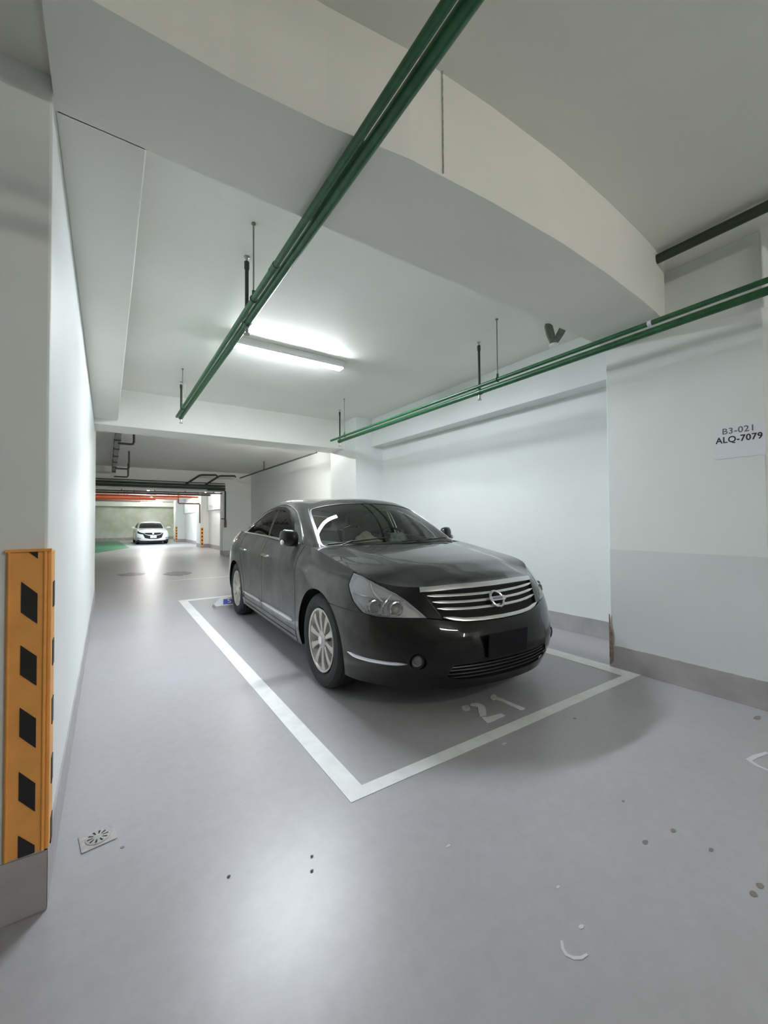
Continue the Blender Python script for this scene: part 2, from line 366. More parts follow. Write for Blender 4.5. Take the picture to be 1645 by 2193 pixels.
tube_lamp('fluorescent_lamp', 'added fill lamp across the lane, close to the far wall', (2.3, 29.6, Z(1.36)), 0, 'lamps in the far lane', mat='tube4')  # added to light the far wall

# ================================================================ PIPES
def pipe_run(name, label, x, z, y0, y1, r, mat, cols=(), group=None):
    t = thing(name, label, 'pipe', (x, y0, Z(z)), 0, group)
    MB().tube([(0, 0, 0), (0, y1 - y0, 0)], r, 18).build('pipe', mat, t)
    for yc in cols:
        MB().tube([(0, yc - y0 - .035, 0), (0, yc - y0 + .035, 0)], r * 1.22, 18).build('coupling', mat, t)
    return t
def rod_hanger(label, x, y, z, r, group):
    t = thing('rod_hanger', label, 'pipe hanger', (x, y, Z(ZB)), 0, group)
    L = ZB - z
    MB().tube([(0, 0, 0), (0, 0, -L + r + .03)], .0045, 8).build('rod', M['rod'], t)
    MB().lathe([(0, .012), (-.006, .014), (-.012, .006)], (0, 0, 0), (0, 0, 1), 12).build('ceiling_anchor', M['rod'], t)
    n = 20; pts = [(math.sin(2 * PI * k / n) * (r + .004), 0, -L + math.cos(2 * PI * k / n) * (r + .004)) for k in range(n + 1)]
    mb = MB(); mb.tube(pts, .0035, 6); mb.tube([(0, 0, -L + r), (0, 0, -L + r + .034)], .010, 8); mb.build('clevis', M['green'], t)
def drop_sprinkler(t, yc, r, z):
    """riser to the ceiling plus the sprinkler head under the main, parts of the pipe t"""
    y = yc - t.location.y; L = ZB - z
    MB().tube([(0, y, r * .5), (0, y, L - .035)], .0125, 12).build('riser', M['darkgreen'], t, label='dark green riser')
    MB().tube([(0, y, L - .085), (0, y, L - .035)], .0165, 12).build('coupling', M['darkgreen'], t)
    MB().lathe([(0, .02), (-.004, .021), (-.009, .008), (-.035, .0075)], (0, y, L), (0, 0, 1), 14).build('sprinkler_head', M['steel'], t)
    MB().lathe([(0, r * 1.2), (.05, r * 1.2)], (0, y - .025, 0), (0, 1, 0), 16).build('tee', M['green'], t)
    mb = MB(); mb.tube([(0, y, -r), (0, y, -r - .035)], .010, 10); mb.lathe([(0, .007), (-.012, .009), (-.02, .022), (-.026, .021), (-.028, 0)], (0, y, -r - .03), (0, 0, 1), 14)
    mb.build('sprinkler_head', M['steel'], t)
k = ZB / 1.75
lx, lz, ltx, ltz = .753 * k, 1.31 * k, .70 * k, 1.30 * k
p1 = pipe_run('sprinkler_pipe', 'thick green pipe running overhead toward the lamp, from top centre', lx, lz, -.25, 5.67 * k, .0245, M['green'])
pipe_run('sprinkler_pipe', 'thin green pipe hung close beside the thick left overhead pipe', ltx, ltz, -.25, 5.60 * k, .0165, M['green'], (2.1,))
rod_hanger('thin rusty rod holding the left green pipes, near the lamp', ltx, 2.395 * k, ltz, .0165, 'rods above the left pipes')
rod_hanger('thin rod holding the left green pipes at their far end', ltx, 5.14 * k, ltz, .0165, 'rods above the left pipes')
drop_sprinkler(p1, 2.729 * k, .0245, lz); drop_sprinkler(p1, 5.639 * k, .0245, lz)
rx, rz, rtx, rtz = 3.02 * k, 1.293, 2.80 * k, 1.255
p2 = pipe_run('sprinkler_pipe', 'thick green pipe running along the right wall above the car', rx, rz, -2.5, 5.76 * k, .025, M['green'])
pipe_run('sprinkler_pipe', 'thin green pipe above the thick one along the right wall', rtx, rtz, -2.5, 5.60 * k, .0165, M['green'], ())
rod_hanger('thin rod to the ceiling above the right pipes, near the grey bracket', rtx, 2.395 * k, rtz, .0165, 'rods above the right pipes')
rod_hanger('thin rod to the ceiling at the far end of the right pipes', rtx, 5.175 * k, rtz, .0165, 'rods above the right pipes')
drop_sprinkler(p2, 2.81 * k, .025, rz); drop_sprinkler(p2, 5.732 * k, .025, rz)
tb = MB(); tb.tube([(0, -.012, 0), (0, .012, 0)], .018, 14)
o = tb.build('pipe_tape', M['paper'], label='white tape band round the thin right green pipe', cat='tape'); o.location = (rtx, 1.22, Z(rtz))
pipe_run('drain_pipe', 'dark green pipe under the near ceiling ending at the cross beam, upper right', 3.06, 1.748, -3, 1.27, .030, M['darkgreen'])
rp = thing('vertical_pipe', 'dark vertical pipe at the right edge of view beside the wall pier', 'pipe', (3.32, .70, Z(1.36)))
MB().tube([(0, 0, 0), (0, 0, .39)], .03, 14).build('pipe', M['darkgreen'], rp)
MB().tube([(0, 0, -.03), (0, 0, .03)], .037, 14).build('flange', M['darkgreen'], rp)
# two unseen pipes added behind the viewpoint to cast shadow bands on the left wall
for lab, y, z in (('upper', -.4, 1.398), ('lower', -.36, 1.338)):
    t = thing('shadow_pipe', lab + ' of two added dark pipes crossing behind the viewpoint to cast bands', 'pipe', (.02, y, Z(z)), 0, 'added pipes behind the viewpoint')
    MB().tube([(0, 0, 0), (2.1, 0, 0)], .011 if lab == 'upper' else .014, 12).build('pipe', M['darkgreen'], t)
    for xx in (.6, 2.3) if lab == 'upper' else (.8, 2.5): MB().tube([(xx, 0, 0), (xx, 0, ZN - z)], .006, 6).build('hanger', M['rod'], t)
# V-shaped weathered bracket hanging from the bay ceiling
t = thing('ceiling_bracket', 'weathered grey V-shaped bracket with round white end near the right pipes', 'bracket', (3.34, 2.27, Z(ZB)))
def strap(x0, y0, x1, y1, w0, w1, L, nm):
    d = Vector((.83, -.557, 0)); n_ = Vector((.557, .83, 0)) * .010; prof = [(0, w0 * .7), (.12, w0), (.55, w0), (.85, w1), (1, w1 * .8)]; V = []; F = []
    for f, w_ in prof:
        c = Vector((x0 + (x1 - x0) * f, y0 + (y1 - y0) * f, -L * f))
        for sx, sn in ((-1, -1), (1, -1), (1, 1), (-1, 1)): V.append(c + d * w_ * sx + n_ * sn * (1 + .5 * math.sin(f * 3)))
    for i in range(4):
        for k_ in range(4): F.append((4 * i + k_, 4 * i + (k_ + 1) % 4, 4 * i + 4 + (k_ + 1) % 4, 4 * i + 4 + k_))
    F += [(3, 2, 1, 0), (16, 17, 18, 19)]
    MB().add(V, F).build(nm, M['bracket'], t, smooth=False)
strap(.01, .0, .05, -.02, .034, .024, .185, 'arm')
strap(.155, -.075, .06, -.035, .034, .026, .185, 'arm')
MB().tube([(.155, -.075, -.012), (.205, -.11, -.01)], .006, 6).build('arm_tab', M['bracket'], t)
MB().lathe([(0, .036), (-.008, .040), (-.02, .036), (-.026, 0)], (.052, -.028, -.185), (0, 0, 1), 20).build('round_base', M['lamp'], t)

# ================================================================ FLOOR MARKINGS (thin paint films)
def film(name, pts, mat, h=.0022, z0=.0002, parent=None, **props):
    return MB().prism(pts, z0, h).build(name, mat, parent, smooth=False, **props)
OL = [(.856, 1.539), (3.381, 1.539), (3.40, 6.93), (.895, 6.93)]
IL = [(.951, 1.612), (3.235, 1.612), (3.26, 6.83), (1.01, 6.80)]
mb = MB(); V = [(x, y, .0002) for x, y in OL + IL] + [(x, y, .0024) for x, y in OL + IL]; F = []
for i in range(4):
    j = (i + 1) % 4; F += [(8 + i, 8 + j, 12 + j, 12 + i), (i, j, 8 + j, 8 + i), (4 + j, 4 + i, 12 + i, 12 + j)]
mb.add(V, F).build('parking_line', M['line'], smooth=False, label='white painted rectangle on the floor around the black car', cat='marking')
t = thing('bay_number', 'stencilled pale number 21 on the floor before the black car', 'marking', (2.03, 1.8, 0))
def loc(pts, o): return [(x - o[0], y - o[1]) for x, y in pts]
import_px = None
def fpt(px, py, z=-H):
    r = _R @ np.array([px - 822.5, py - 1096.5, 883.5]); k = z / r[2]; return (r[0] * k, r[1] * k)
def fpoly(name, pxs, mat, parent, o=(0, 0), h=.0028, z0=.0002):
    pts = [fpt(*p) for p in pxs]; a = sum(pts[i][0] * pts[(i + 1) % len(pts)][1] - pts[(i + 1) % len(pts)][0] * pts[i][1] for i in range(len(pts)))
    if a < 0: pts = pts[::-1]
    return film(name, loc(pts, o), mat, h, z0, parent)
def cr(x, y): return (960 + x / 7.477, 1460 + y / 7.477)
o2 = (2.03, 1.8)

fpoly('digit_two', [cr(*p) for p in [(345, 372), (380, 350), (470, 345), (540, 365), (585, 400), (605, 450), (612, 535), (560, 545), (512, 560), (490, 510), (480, 455), (478, 410), (430, 392), (365, 388)]], M['stencil'], t, o2)
fpoly('digit_two', [cr(*p) for p in [(215, 405), (245, 385), (290, 378), (335, 395), (352, 425), (335, 460), (290, 472), (240, 458)]], M['stencil'], t, o2)
fpoly('digit_two', [cr(*p) for p in [(535, 575), (570, 568), (620, 572), (720, 545), (850, 512), (908, 545), (800, 590), (720, 635), (630, 662)]], M['stencil'], t, o2)
fpoly('digit_one', [cr(*p) for p in [(670, 265), (690, 220), (720, 203), (760, 215), (785, 250), (850, 270), (940, 310), (1060, 360), (1160, 400), (1228, 428), (1215, 445), (1155, 458), (1090, 425), (960, 365), (880, 325), (760, 285), (710, 300)]], M['stencil'], t, o2)
# car shadow side grime is left to the light; small spots and scuffs of paint
def spot(label, px, py, rx_, ry_, mat, grp, nm='floor_spot', cat='spot', seed=0):
    x, y = fpt(px, py); rnd = random.Random(seed); n = 12
    pts = [(rx_ * (1 + rnd.uniform(-.2, .2)) * math.cos(2 * PI * k / n), ry_ * (1 + rnd.uniform(-.2, .2)) * math.sin(2 * PI * k / n)) for k in range(n)]
    o = film(nm, pts, mat, .0012, .0002, label=label, cat=cat, group=grp); o.location = (x, y, 0)
G1 = 'dark spots on the floor at right'
for i, (lb, px, py, a, b) in enumerate([('dark oval spot on the floor near the right wall pier', 1622, 1537, .035, .014), ('small dark floor spot, upper of the trio right of centre', 1442, 1779, .012, .008),
        ('dark floor spot, leftmost of the trio at lower right', 1382, 1804, .014, .008), ('faint floor spot, rightmost of the trio at lower right', 1523, 1820, .011, .006), ('tiny faint floor spot above the trio', 1335, 1716, .008, .005),
        ('dark floor spot at the right edge, lower of the pair', 1614, 1915, .013, .009), ('dark floor spot at the right edge, upper of the pair', 1628, 1897, .013, .009), ('small dark mark on the floor just outside the front bay line', 1231, 1539, .012, .008),
        ('reddish speck on the floor beside the drain', 262, 1815, .008, .006)]):
    spot(lb, px, py, a, b, M['spot'], G1, seed=i)
for i, (lb, px, py, a, b) in enumerate([('white scuff on the floor before the front bay line', 1080, 1593, .016, .008), ('thin white scuff left of centre foreground', 960, 1812, .012, .004), ('pale hook-shaped scuff in the right foreground, its upper dab', 1245, 1985, .009, .006),
        ('faint pale dab above the hook-shaped scuff', 1195, 1900, .007, .004)]):
    spot(lb, px, py, a, b, M['scuff'], 'white scuffs on the floor', 'paint_scuff', 'scuff', seed=20 + i)
for lb, pxs, w_ in (('pale hook-shaped paint scuff in the right foreground', [(1203, 2015), (1205, 2032), (1213, 2045), (1228, 2052), (1245, 2052), (1258, 2044)], .005), ('white curved paint mark at the right edge of the floor', [(1645, 1612), (1618, 1620), (1604, 1628), (1622, 1640), (1645, 1650)], .012)):
    pts = [fpt(*p) for p in pxs]; mb = MB(); V = []
    for i, p in enumerate(pts):
        a = pts[max(i - 1, 0)]; b = pts[min(i + 1, len(pts) - 1)]; d = Vector((b[0] - a[0], b[1] - a[1])).normalized(); ww = w_ * (.5 + .5 * math.sin(PI * (i + .7) / len(pts)))
        V += [(p[0] - d.y * ww, p[1] + d.x * ww, .0002), (p[0] + d.y * ww, p[1] - d.x * ww, .0002), (p[0] + d.y * ww, p[1] - d.x * ww, .0014), (p[0] - d.y * ww, p[1] + d.x * ww, .0014)]
    F = [(3, 2, 1, 0), tuple(4 * (len(pts) - 1) + k for k in range(4))]
    for i in range(len(pts) - 1):
        for k in range(4): F.append((4 * i + k, 4 * i + (k + 1) % 4, 4 * i + 4 + (k + 1) % 4, 4 * i + 4 + k))
    mb.add(V, F).build('paint_scuff', M['scuff'], smooth=False, label=lb, cat='scuff')
for i, (lb, px, py) in enumerate([('black crumb on the floor above the bright reflection, upper', 668, 1835), ('black crumb on the floor above the bright reflection, lower', 668, 1866), ('black crumb on the floor left of the bright reflection', 490, 1878), ('dark crumb at the foot of the right baseboard', 1500, 1475)]):
    x, y = fpt(px, py); mb = MB().ball((0, 0, .003), (.006, .004, .003), 8, 5); o = mb.build('crumb', M['spot'], label=lb, cat='debris', group='crumbs on the floor'); o.location = (x, y, 0)
# rust stain up the corner of the right pier
pts = [(0, .02), (.022, .05), (.026, .12), (.018, .20), (.02, .27), (.008, .33), (.003, .40), (0, .42)]
mb = MB(); V = [(XP - .0085, 1.762 - a, z) for a, z in pts] + [(XP - .0085, 1.770, z) for a, z in pts]; n = len(pts)
mb.add(V, [(i, i + 1, n + i + 1, n + i) for i in range(n - 1)]).build('rust_stain', M['rust'], smooth=False, label='brown rust stain up the corner of the right wall pier', cat='stain')

# ---------------------------------------------------------------- floor drain
t = thing('floor_drain', 'small round metal floor drain in a square plate beside the left wall', 'drain', (-.022, 1.905, 0), math.radians(8))
mb = MB(); mb.box((-.055, -.05, .0003), (.055, .05, .004)); mb.build('frame_plate', M['metal'], t, smooth=False, bevel=.002)
MB().lathe([(.004, .040), (.0065, .038), (.0075, .030), (.0075, 0)], (0, 0, 0), (0, 0, 1), 28).build('grate', M['metal'], t)
for k in range(10):
    a = 2 * PI * k / 10; r0, r1, wd = .015, .032, .0036
    c, s = math.cos(a), math.sin(a)
    MB().add([(c * r0 - s * wd * .5, s * r0 + c * wd * .5, .0081), (c * r0 + s * wd * .5, s * r0 - c * wd * .5, .0081), (c * r1 + s * wd, s * r1 - c * wd, .0081), (c * r1 * 1.05, s * r1 * 1.05, .0081), (c * r1 - s * wd, s * r1 + c * wd, .0081)],
             [(0, 1, 2, 3, 4)]).build('slot', M['hole'], t, smooth=False)

# ---------------------------------------------------------------- corner guard of the left wall
def corner_guard(label, x, y, z0, z1, wd, sx=-1, n=5, group=None):
    """angle profile round a pier corner at (x,y): one leg along the front (-y) face going sx, one along the side face"""
    t = thing('corner_guard', label, 'corner guard', (x, y, z0), 0, group)
    h = z1 - z0; th = .010
    mb = MB(); mb.box((sx * wd, -th, 0) if sx < 0 else (0, -th, 0), (0, 0, h) if sx < 0 else (wd, 0, h)); mb.box((0, -th, 0), (th if sx < 0 else 0.001, wd * .9, h)) if sx < 0 else mb.box((-th, -th, 0), (0, wd * .9, h))
    mb.build('rubber_angle', M['guardo'], t, smooth=False, bevel=.003)
    for f in (.06, .93):
        xx = sx * wd * f
        MB().tube([(xx, -th - .001, 0), (xx, -th - .001, h)], .004, 8).build('ridge', M['guardo'], t)
    MB().box((min(0, sx * wd) - .002, -th - .006, h), (max(0, sx * wd) + th, .0, h + .008)).build('top_cap', M['guardo'], t, smooth=False)
    return t, h, th
t, gh, th = corner_guard('orange and black rubber corner guard on the near end of the left wall', XL, YA, Z(-1.0) + .006, Z(-.086), .096)
# slanted black panels (each its own raised panel)
z0g = Z(-1.0) + .006
for yt, yb in [((1245, 1270), (1310, 1334)), ((1380, 1403), (1442, 1465)), ((1512, 1535), (1573, 1597)), ((1648, 1672), (1708, 1731)), ((1783, 1803), (1840, 1835))]:
    def zz(py, px=64): 
        r = _R @ np.array([px - 822.5, py - 1096.5, 883.5]); return r[2] * (YA / r[1]) + H - z0g
    a0, b0 = zz(yb[0], 47), zz(yb[1], 83); a1, b1 = zz(yt[0], 47), zz(yt[1], 83)
    xa, xb = -.061, -.023; y0, y1 = -th - .0025, -th + .001
    a0 = max(a0, .001); b0 = max(b0, .001)
    MB().hexa([(xa, y0, a0), (xb, y0, b0), (xb, y1, b0), (xa, y1, a0), (xa, y0, a1), (xb, y0, b1), (xb, y1, b1), (xa, y1, a1)]).build('black_panel', M['guardk'], t, smooth=False)
MB().hexa([(-.045, -th - .0025, gh), (-.023, -th - .0025, gh - .022), (-.023, -th, gh - .022), (-.045, -th, gh), (-.044, -th - .0025, gh + .001), (-.023, -th - .0025, gh + .001), (-.023, -th, gh + .001), (-.044, -th, gh + .001)]).build('black_panel', M['guardk'], t, smooth=False)
for k in range(5):
    zc = gh - .10 - k * .185
    MB().box((th - .001, .03, zc - .08), (th + .002, .07, zc)).build('black_panel', M['guardk'], t, smooth=False)
for lb, x, y in (('distant orange striped corner guard on the pier right of the white car', 3.62, 20.7), ('farthest small striped corner guard beside the far wall', 3.45, 27.9)):
    t, gh2, th2 = corner_guard(lb, x, y, .06, .93, .10, 1, group='corner guards in the far lane')
    for k in range(5):
        MB().box((.02, -.014, .08 + k * .17), (.08, -.009, .15 + k * .17)).build('black_panel', M['guardk'], t, smooth=False)

# ---------------------------------------------------------------- wall sign on the right pier
def text_obj(body, size, mat, parent, loc_, rot, name='lettering', bold=.0, ext=.0004, align='CENTER', sx=1):
    cu = bpy.data.curves.new('txt', 'FONT'); cu.body = body; cu.size = size; cu.extrude = ext; cu.align_x = align; cu.align_y = 'CENTER'; cu.offset = bold; cu.space_character = 1.05; cu.resolution_u = 3
    tmp = bpy.data.objects.new('txt', cu); C.objects.link(tmp); dg = bpy.context.evaluated_depsgraph_get(); dg.update()
    me = bpy.data.meshes.new_from_object(tmp.evaluated_get(dg)); me.name = name; bpy.data.objects.remove(tmp)
    me.materials.clear(); me.materials.append(mat)
    o = bpy.data.objects.new(name, me); C.objects.link(o); o.parent = parent; o.location = loc_; o.rotation_euler = rot; o.scale = (sx, 1, 1)
    return o
t = thing('wall_sign', 'white paper sign reading B3-021 ALQ-7079 taped on the right wall pier', 'sign', (XP, .923, Z(.503)))
n = 12; V = []; F = []
for i in range(n + 1):
    y = .131 - .262 * i / n
    for z in (-.108, .108): V.append((-.0015 - (.0002 * (1 + math.sin(i * .5)) if z < 0 else .0001), y, z + (.002 * math.sin(i * 2.1) if z < 0 else 0)))
for i in range(n): F.append((2 * i, 2 * i + 1, 2 * i + 3, 2 * i + 2))
o = MB().add(V, F).build('paper', M['paper'], t, smooth=False); sm = o.modifiers.new('s', 'SOLIDIFY'); sm.thickness = .0008
rot = (PI / 2, 0, -PI / 2)
text_obj('B3-021', .054, M['ink2'], t, (-.0027, .0, .068), rot, bold=.0006, sx=1.05)
text_obj('ALQ-7079', .056, M['ink'], t, (-.0027, .0, .012), rot, bold=.0011, sx=.95)

# ---------------------------------------------------------------- wheel stops behind the rear wheels
def wheel_stop(label, x, y, letters):
    t = thing('wheel_stop', label, 'wheel stop', (x, y, 0), 0, 'wheel stops at the back of the bay')
    MB().add([(-.31, -.10, 0), (.31, -.10, 0), (.31, .10, 0), (-.31, .10, 0), (-.30, -.08, .035), (.30, -.08, .035), (.30, .10, .035), (-.30, .10, .035)],
             [(0, 3, 2, 1), (4, 5, 6, 7), (0, 1, 5, 4), (1, 2, 6, 5), (2, 3, 7, 6), (3, 0, 4, 7)]).build('base_block', M['stopg'], t, smooth=False)
    MB().hexa([(-.29, -.085, .035), (.29, -.085, .035), (.29, .09, .035), (-.29, .09, .035), (-.21, .0, .115), (.21, .0, .115), (.21, .085, .115), (-.21, .085, .115)]).build('stop_block', M['stopw'], t, smooth=False, bevel=.004)
    a = math.atan2(.08, .085)
    MB().hexa([(-.20, -.072, .0495), (.20, -.072, .0495), (.20, -.071, .0465), (-.20, -.071, .0465), (-.185, -.008, .1095), (.185, -.008, .1095), (.185, -.006, .1085), (-.185, -.006, .1085)]).build('label_plate', M['stopb'], t, smooth=False)
    text_obj('STOP', .10, M['stopw'], t, (0, -.0415, .0815), (a, 0, 0), 'lettering', bold=.002, sx=1.1)
wheel_stop('white and blue STOP wheel stop behind the left rear wheel', 1.53, 5.98 + .06, 1)
wheel_stop('STOP wheel stop behind the right rear wheel, under the car', 2.85, 6.04, 1)

# ---------------------------------------------------------------- far lane details
o = film('floor_marking', [(-4.0, 19.2), (-.30, 19.95), (.88, 22.9), (.60, 32.0), (-4, 32.0)], M['greenfloor'], .004, label='green painted floor area left of the white car', cat='marking')
def blob(label, px, py, a, b, seed):
    x, y = fpt(px, py); n = 22; rnd = random.Random(seed)
    pts = [(a * math.cos(2 * PI * k / n) * (1 + .12 * math.sin(5 * k + seed) + rnd.uniform(-.05, .05)), b * math.sin(2 * PI * k / n) * (1 + .2 * math.cos(4 * k) + rnd.uniform(-.05, .05))) for k in range(n)]
    o = film('floor_patch', pts, M['patch'], .004, label=label, cat='patch', group='worn patches in the lane floor'); o.location = (x, y, 0)
blob('dark worn patch on the lane floor left of the black car', 381, 1228, .27, .42, 3)
blob('fainter worn patch on the lane floor nearer the left wall', 281, 1230, .26, .30, 8)
film('floor_line', [(1.0, 9.35), (3.2, 9.35), (3.2, 9.41), (1.0, 9.41)], M['line'], .0015, label='faint pale line across the lane floor behind the bay', cat='marking')
# pipes across the header
def xpipe(label, y, z, x0, x1, r, mat, group='pipes across the far header', hang=0):
    t = thing('overhead_pipe', label, 'pipe', (x0, y, Z(z)), 0, group)
    MB().tube([(0, 0, 0), (x1 - x0, 0, 0)], r, 12).build('pipe', mat, t)
    for xx in ((x1 - x0) * .25, (x1 - x0) * .6, (x1 - x0) * .93) if not hang else ():
        zt = (1.36 if y > YH + .6 else 1.75) - z
        if y > YH + .6 or y < YH - .5: MB().tube([(xx, 0, 0), (xx, 0, zt)], .012, 6).build('hanger', mat, t)
    for k in range(hang):
        xx = (x1 - x0) * (k + .7) / hang; MB().box((xx - .01, -.012, 0), (xx + .01, .012, .14)).build('pipe_clip', mat, t, smooth=False)
    return t
xpipe('thin dark pipe topmost along the face of the far header beam', YH - .10, 1.345, -3, 3.42, .014, M['darkpipe'])
xpipe('thick dark pipe second from the top along the far header', YH - .12, 1.26, -3, 3.42, .035, M['darkgreen'])
xpipe('thick black pipe lowest along the face of the far header', YH - .12, 1.165, -3, 3.42, .04, M['darkgreen'])
xpipe('thin dark pipe with clips under the far header beam', YH + .12, 1.01, -3, 3.36, .022, M['darkpipe'], hang=7)
t = thing('overhead_pipe', 'thin dark pipe turning down the white jamb of the far opening', 'pipe', (3.44, YH - .06, Z(1.12)), 0, 'pipes across the far header')
MB().tube([(-.6, 0, 0), (-.05, 0, 0), (-.01, 0, -.03), (0, 0, -.08), (0, 0, -1.05)], .028, 10).build('pipe', M['darkpipe'], t)
MB().box((-.035, -.05, -1.30), (.035, 0, -1.05)).build('valve_box', M['brown'], t, smooth=False, bevel=.006)
MB().box((-.14, -.03, -1.02), (0, -.01, -.99)).build('pipe_clip', M['darkpipe'], t, smooth=False)
for i, (y, z, x1, r, mt, lb) in enumerate([(17.0, 1.05, 3.3, .035, 'brown', 'brown overhead pipe nearest behind the far header'), (17.8, 1.00, 3.0, .03, 'orange', 'orange overhead pipe second behind the far header'), (18.8, 1.06, 2.9, .04, 'orange', 'orange overhead pipe third behind the far header'), (20.2, 1.05, 2.6, .035, 'orange', 'orange overhead pipe fourth behind the far header'),
        (22.5, 1.12, 1.9, .05, 'orange', 'thick orange overhead pipe deep in the far lane'), (24.5, 1.15, 1.7, .06, 'brown', 'thick brown overhead pipe deepest in the far lane')]):
    xpipe(lb, y, z, -3, x1, r, M[mt], 'coloured pipes in the far lane')
t = thing('overhead_pipe', 'thin bent pipe at the pier of the far white wall', 'pipe', (3.56, 20.66, Z(.86)), 0, 'coloured pipes in the far lane')
MB().tube([(-.9, 0, .5), (-.9, 0, .03), (-.87, 0, 0), (-.03, 0, 0), (0, 0, -.04), (0, 0, -.9)], .03, 8).build('pipe', M['brown'], t)
t = thing('cable_tray', 'long grey cable tray under the ceiling of the far lane', 'cable tray', (.15, 8.4, Z(1.53)))
MB().box((-.045, 0, 0), (.045, 6.6, .05)).build('tray', M['grey'], t, smooth=False)
for k in range(6): MB().box((-.05, .6 + k * 1.1, -.02), (.05, .66 + k * 1.1, .20)).build('tray_bracket', M['darkpipe'], t, smooth=False)
for lb, x, y, dz in (('dark bent pipe beside the cable tray, nearest', .40, 8.9, .30), ('dark bent pipe beside the cable tray, middle', .43, 11.8, .44), ('dark bent pipe beside the cable tray, farthest', .50, 14.3, .40)):
    t = thing('bent_pipe', lb, 'pipe', (x, y, Z(1.75)), 0, 'bent pipes by the cable tray')
    MB().tube([(0, 0, 0), (0, 0, -dz + .05), (-.015, 0, -dz + .01), (-.05, 0, -dz), (-x + .15, 0, -dz)], .02, 10).build('pipe', M['darkpipe'], t)
for lb, x, y in (('dark bracket pipe rising from the header pipes, left of two', 2.35, 14.6), ('dark bracket pipe rising from the header pipes, right of two', 2.95, 14.6)):
    t = thing('bent_pipe', lb, 'pipe', (x, y, Z(1.36)), 0, 'bent pipes above the header pipes')
    MB().tube([(-.18, .4, -.08), (.15, 0, .18), (.22, 0, .20), (.62, -.2, .20), (.66, -.2, .16)], .032, 10).build('pipe', M['darkpipe'], t)
t = thing('sprinkler_pipe', 'thin dark pipe along the lane wall beyond the far cross beam', 'pipe', (3.75, 8.2, Z(1.50)))
MB().tube([(0, 0, 0), (0, 6.2, 0)], .02, 10).build('pipe', M['darkpipe'], t)
MB().tube([(0, 0, 0), (0, 0, .25)], .018, 8).build('hanger', M['darkpipe'], t)
MB().tube([(0, 3.6, 0), (0, 3.6, .25)], .018, 8).build('hanger', M['darkpipe'], t)
# ================================================================ CAR
# ---- car body surfaces: natural cubic interpolation of a control net (u rearward, lat, z) ----
def _spl(n):
    A=np.zeros((n,n));B=np.zeros((n,n))
    A[0,0]=A[-1,-1]=1
    for i in range(1,n-1):
        A[i,i-1:i+2]=(1,4,1);B[i,i-1:i+2]=(6,-12,6)
    return np.linalg.solve(A,B)
class Surf:
    """P[v][t] -> 3D; t>=0 is the lat>0 half, t<0 its mirror"""
    def __init__(s,P,halfsym=True):
        P=np.array(P,float)
        if halfsym:
            M=P[:,1:][:,::-1].copy();M[:,:,1]*=-1
            s.off=P.shape[1]-1;P=np.concatenate([M,P],1)
        else:s.off=0
        s.P=P;s.nv,s.nt=P.shape[:2];s.Mt=_spl(s.nt);s.Mv=_spl(s.nv)
    def _row(s,x,n,M):
        i=min(max(int(np.floor(x)),0),n-2);f=x-i;g=1-f
        w=((g**3-g)/6)*M[i]+((f**3-f)/6)*M[i+1];w=w.copy();w[i]+=g;w[i+1]+=f
        return w
    def __call__(s,t,v):
        a=s._row(t+s.off,s.nt,s.Mt);b=s._row(v,s.nv,s.Mv)
        return np.einsum('v,vtc,t->c',b,s.P,a)
    def normal(s,t,v):
        e=1e-3;a=s(t+e,v)-s(t-e,v);b=s(t,v+e)-s(t,v-e);n=np.cross(a,b);return n/max(np.linalg.norm(n),1e-9)
    def inv(s,fn,t,v,it=25):
        """find (t,v) with fn(P)=0 (2-vector)"""
        for _ in range(it):
            f=fn(s(t,v));e=1e-4
            J=np.array([(fn(s(t+e,v))-f)/e,(fn(s(t,v+e))-f)/e]).T
            try:d=np.linalg.solve(J,-f)
            except Exception:break
            k=max(abs(d).max()/.5,1);t+=d[0]/k;v+=d[1]/k
            if abs(d).max()<1e-6:break
        return t,v
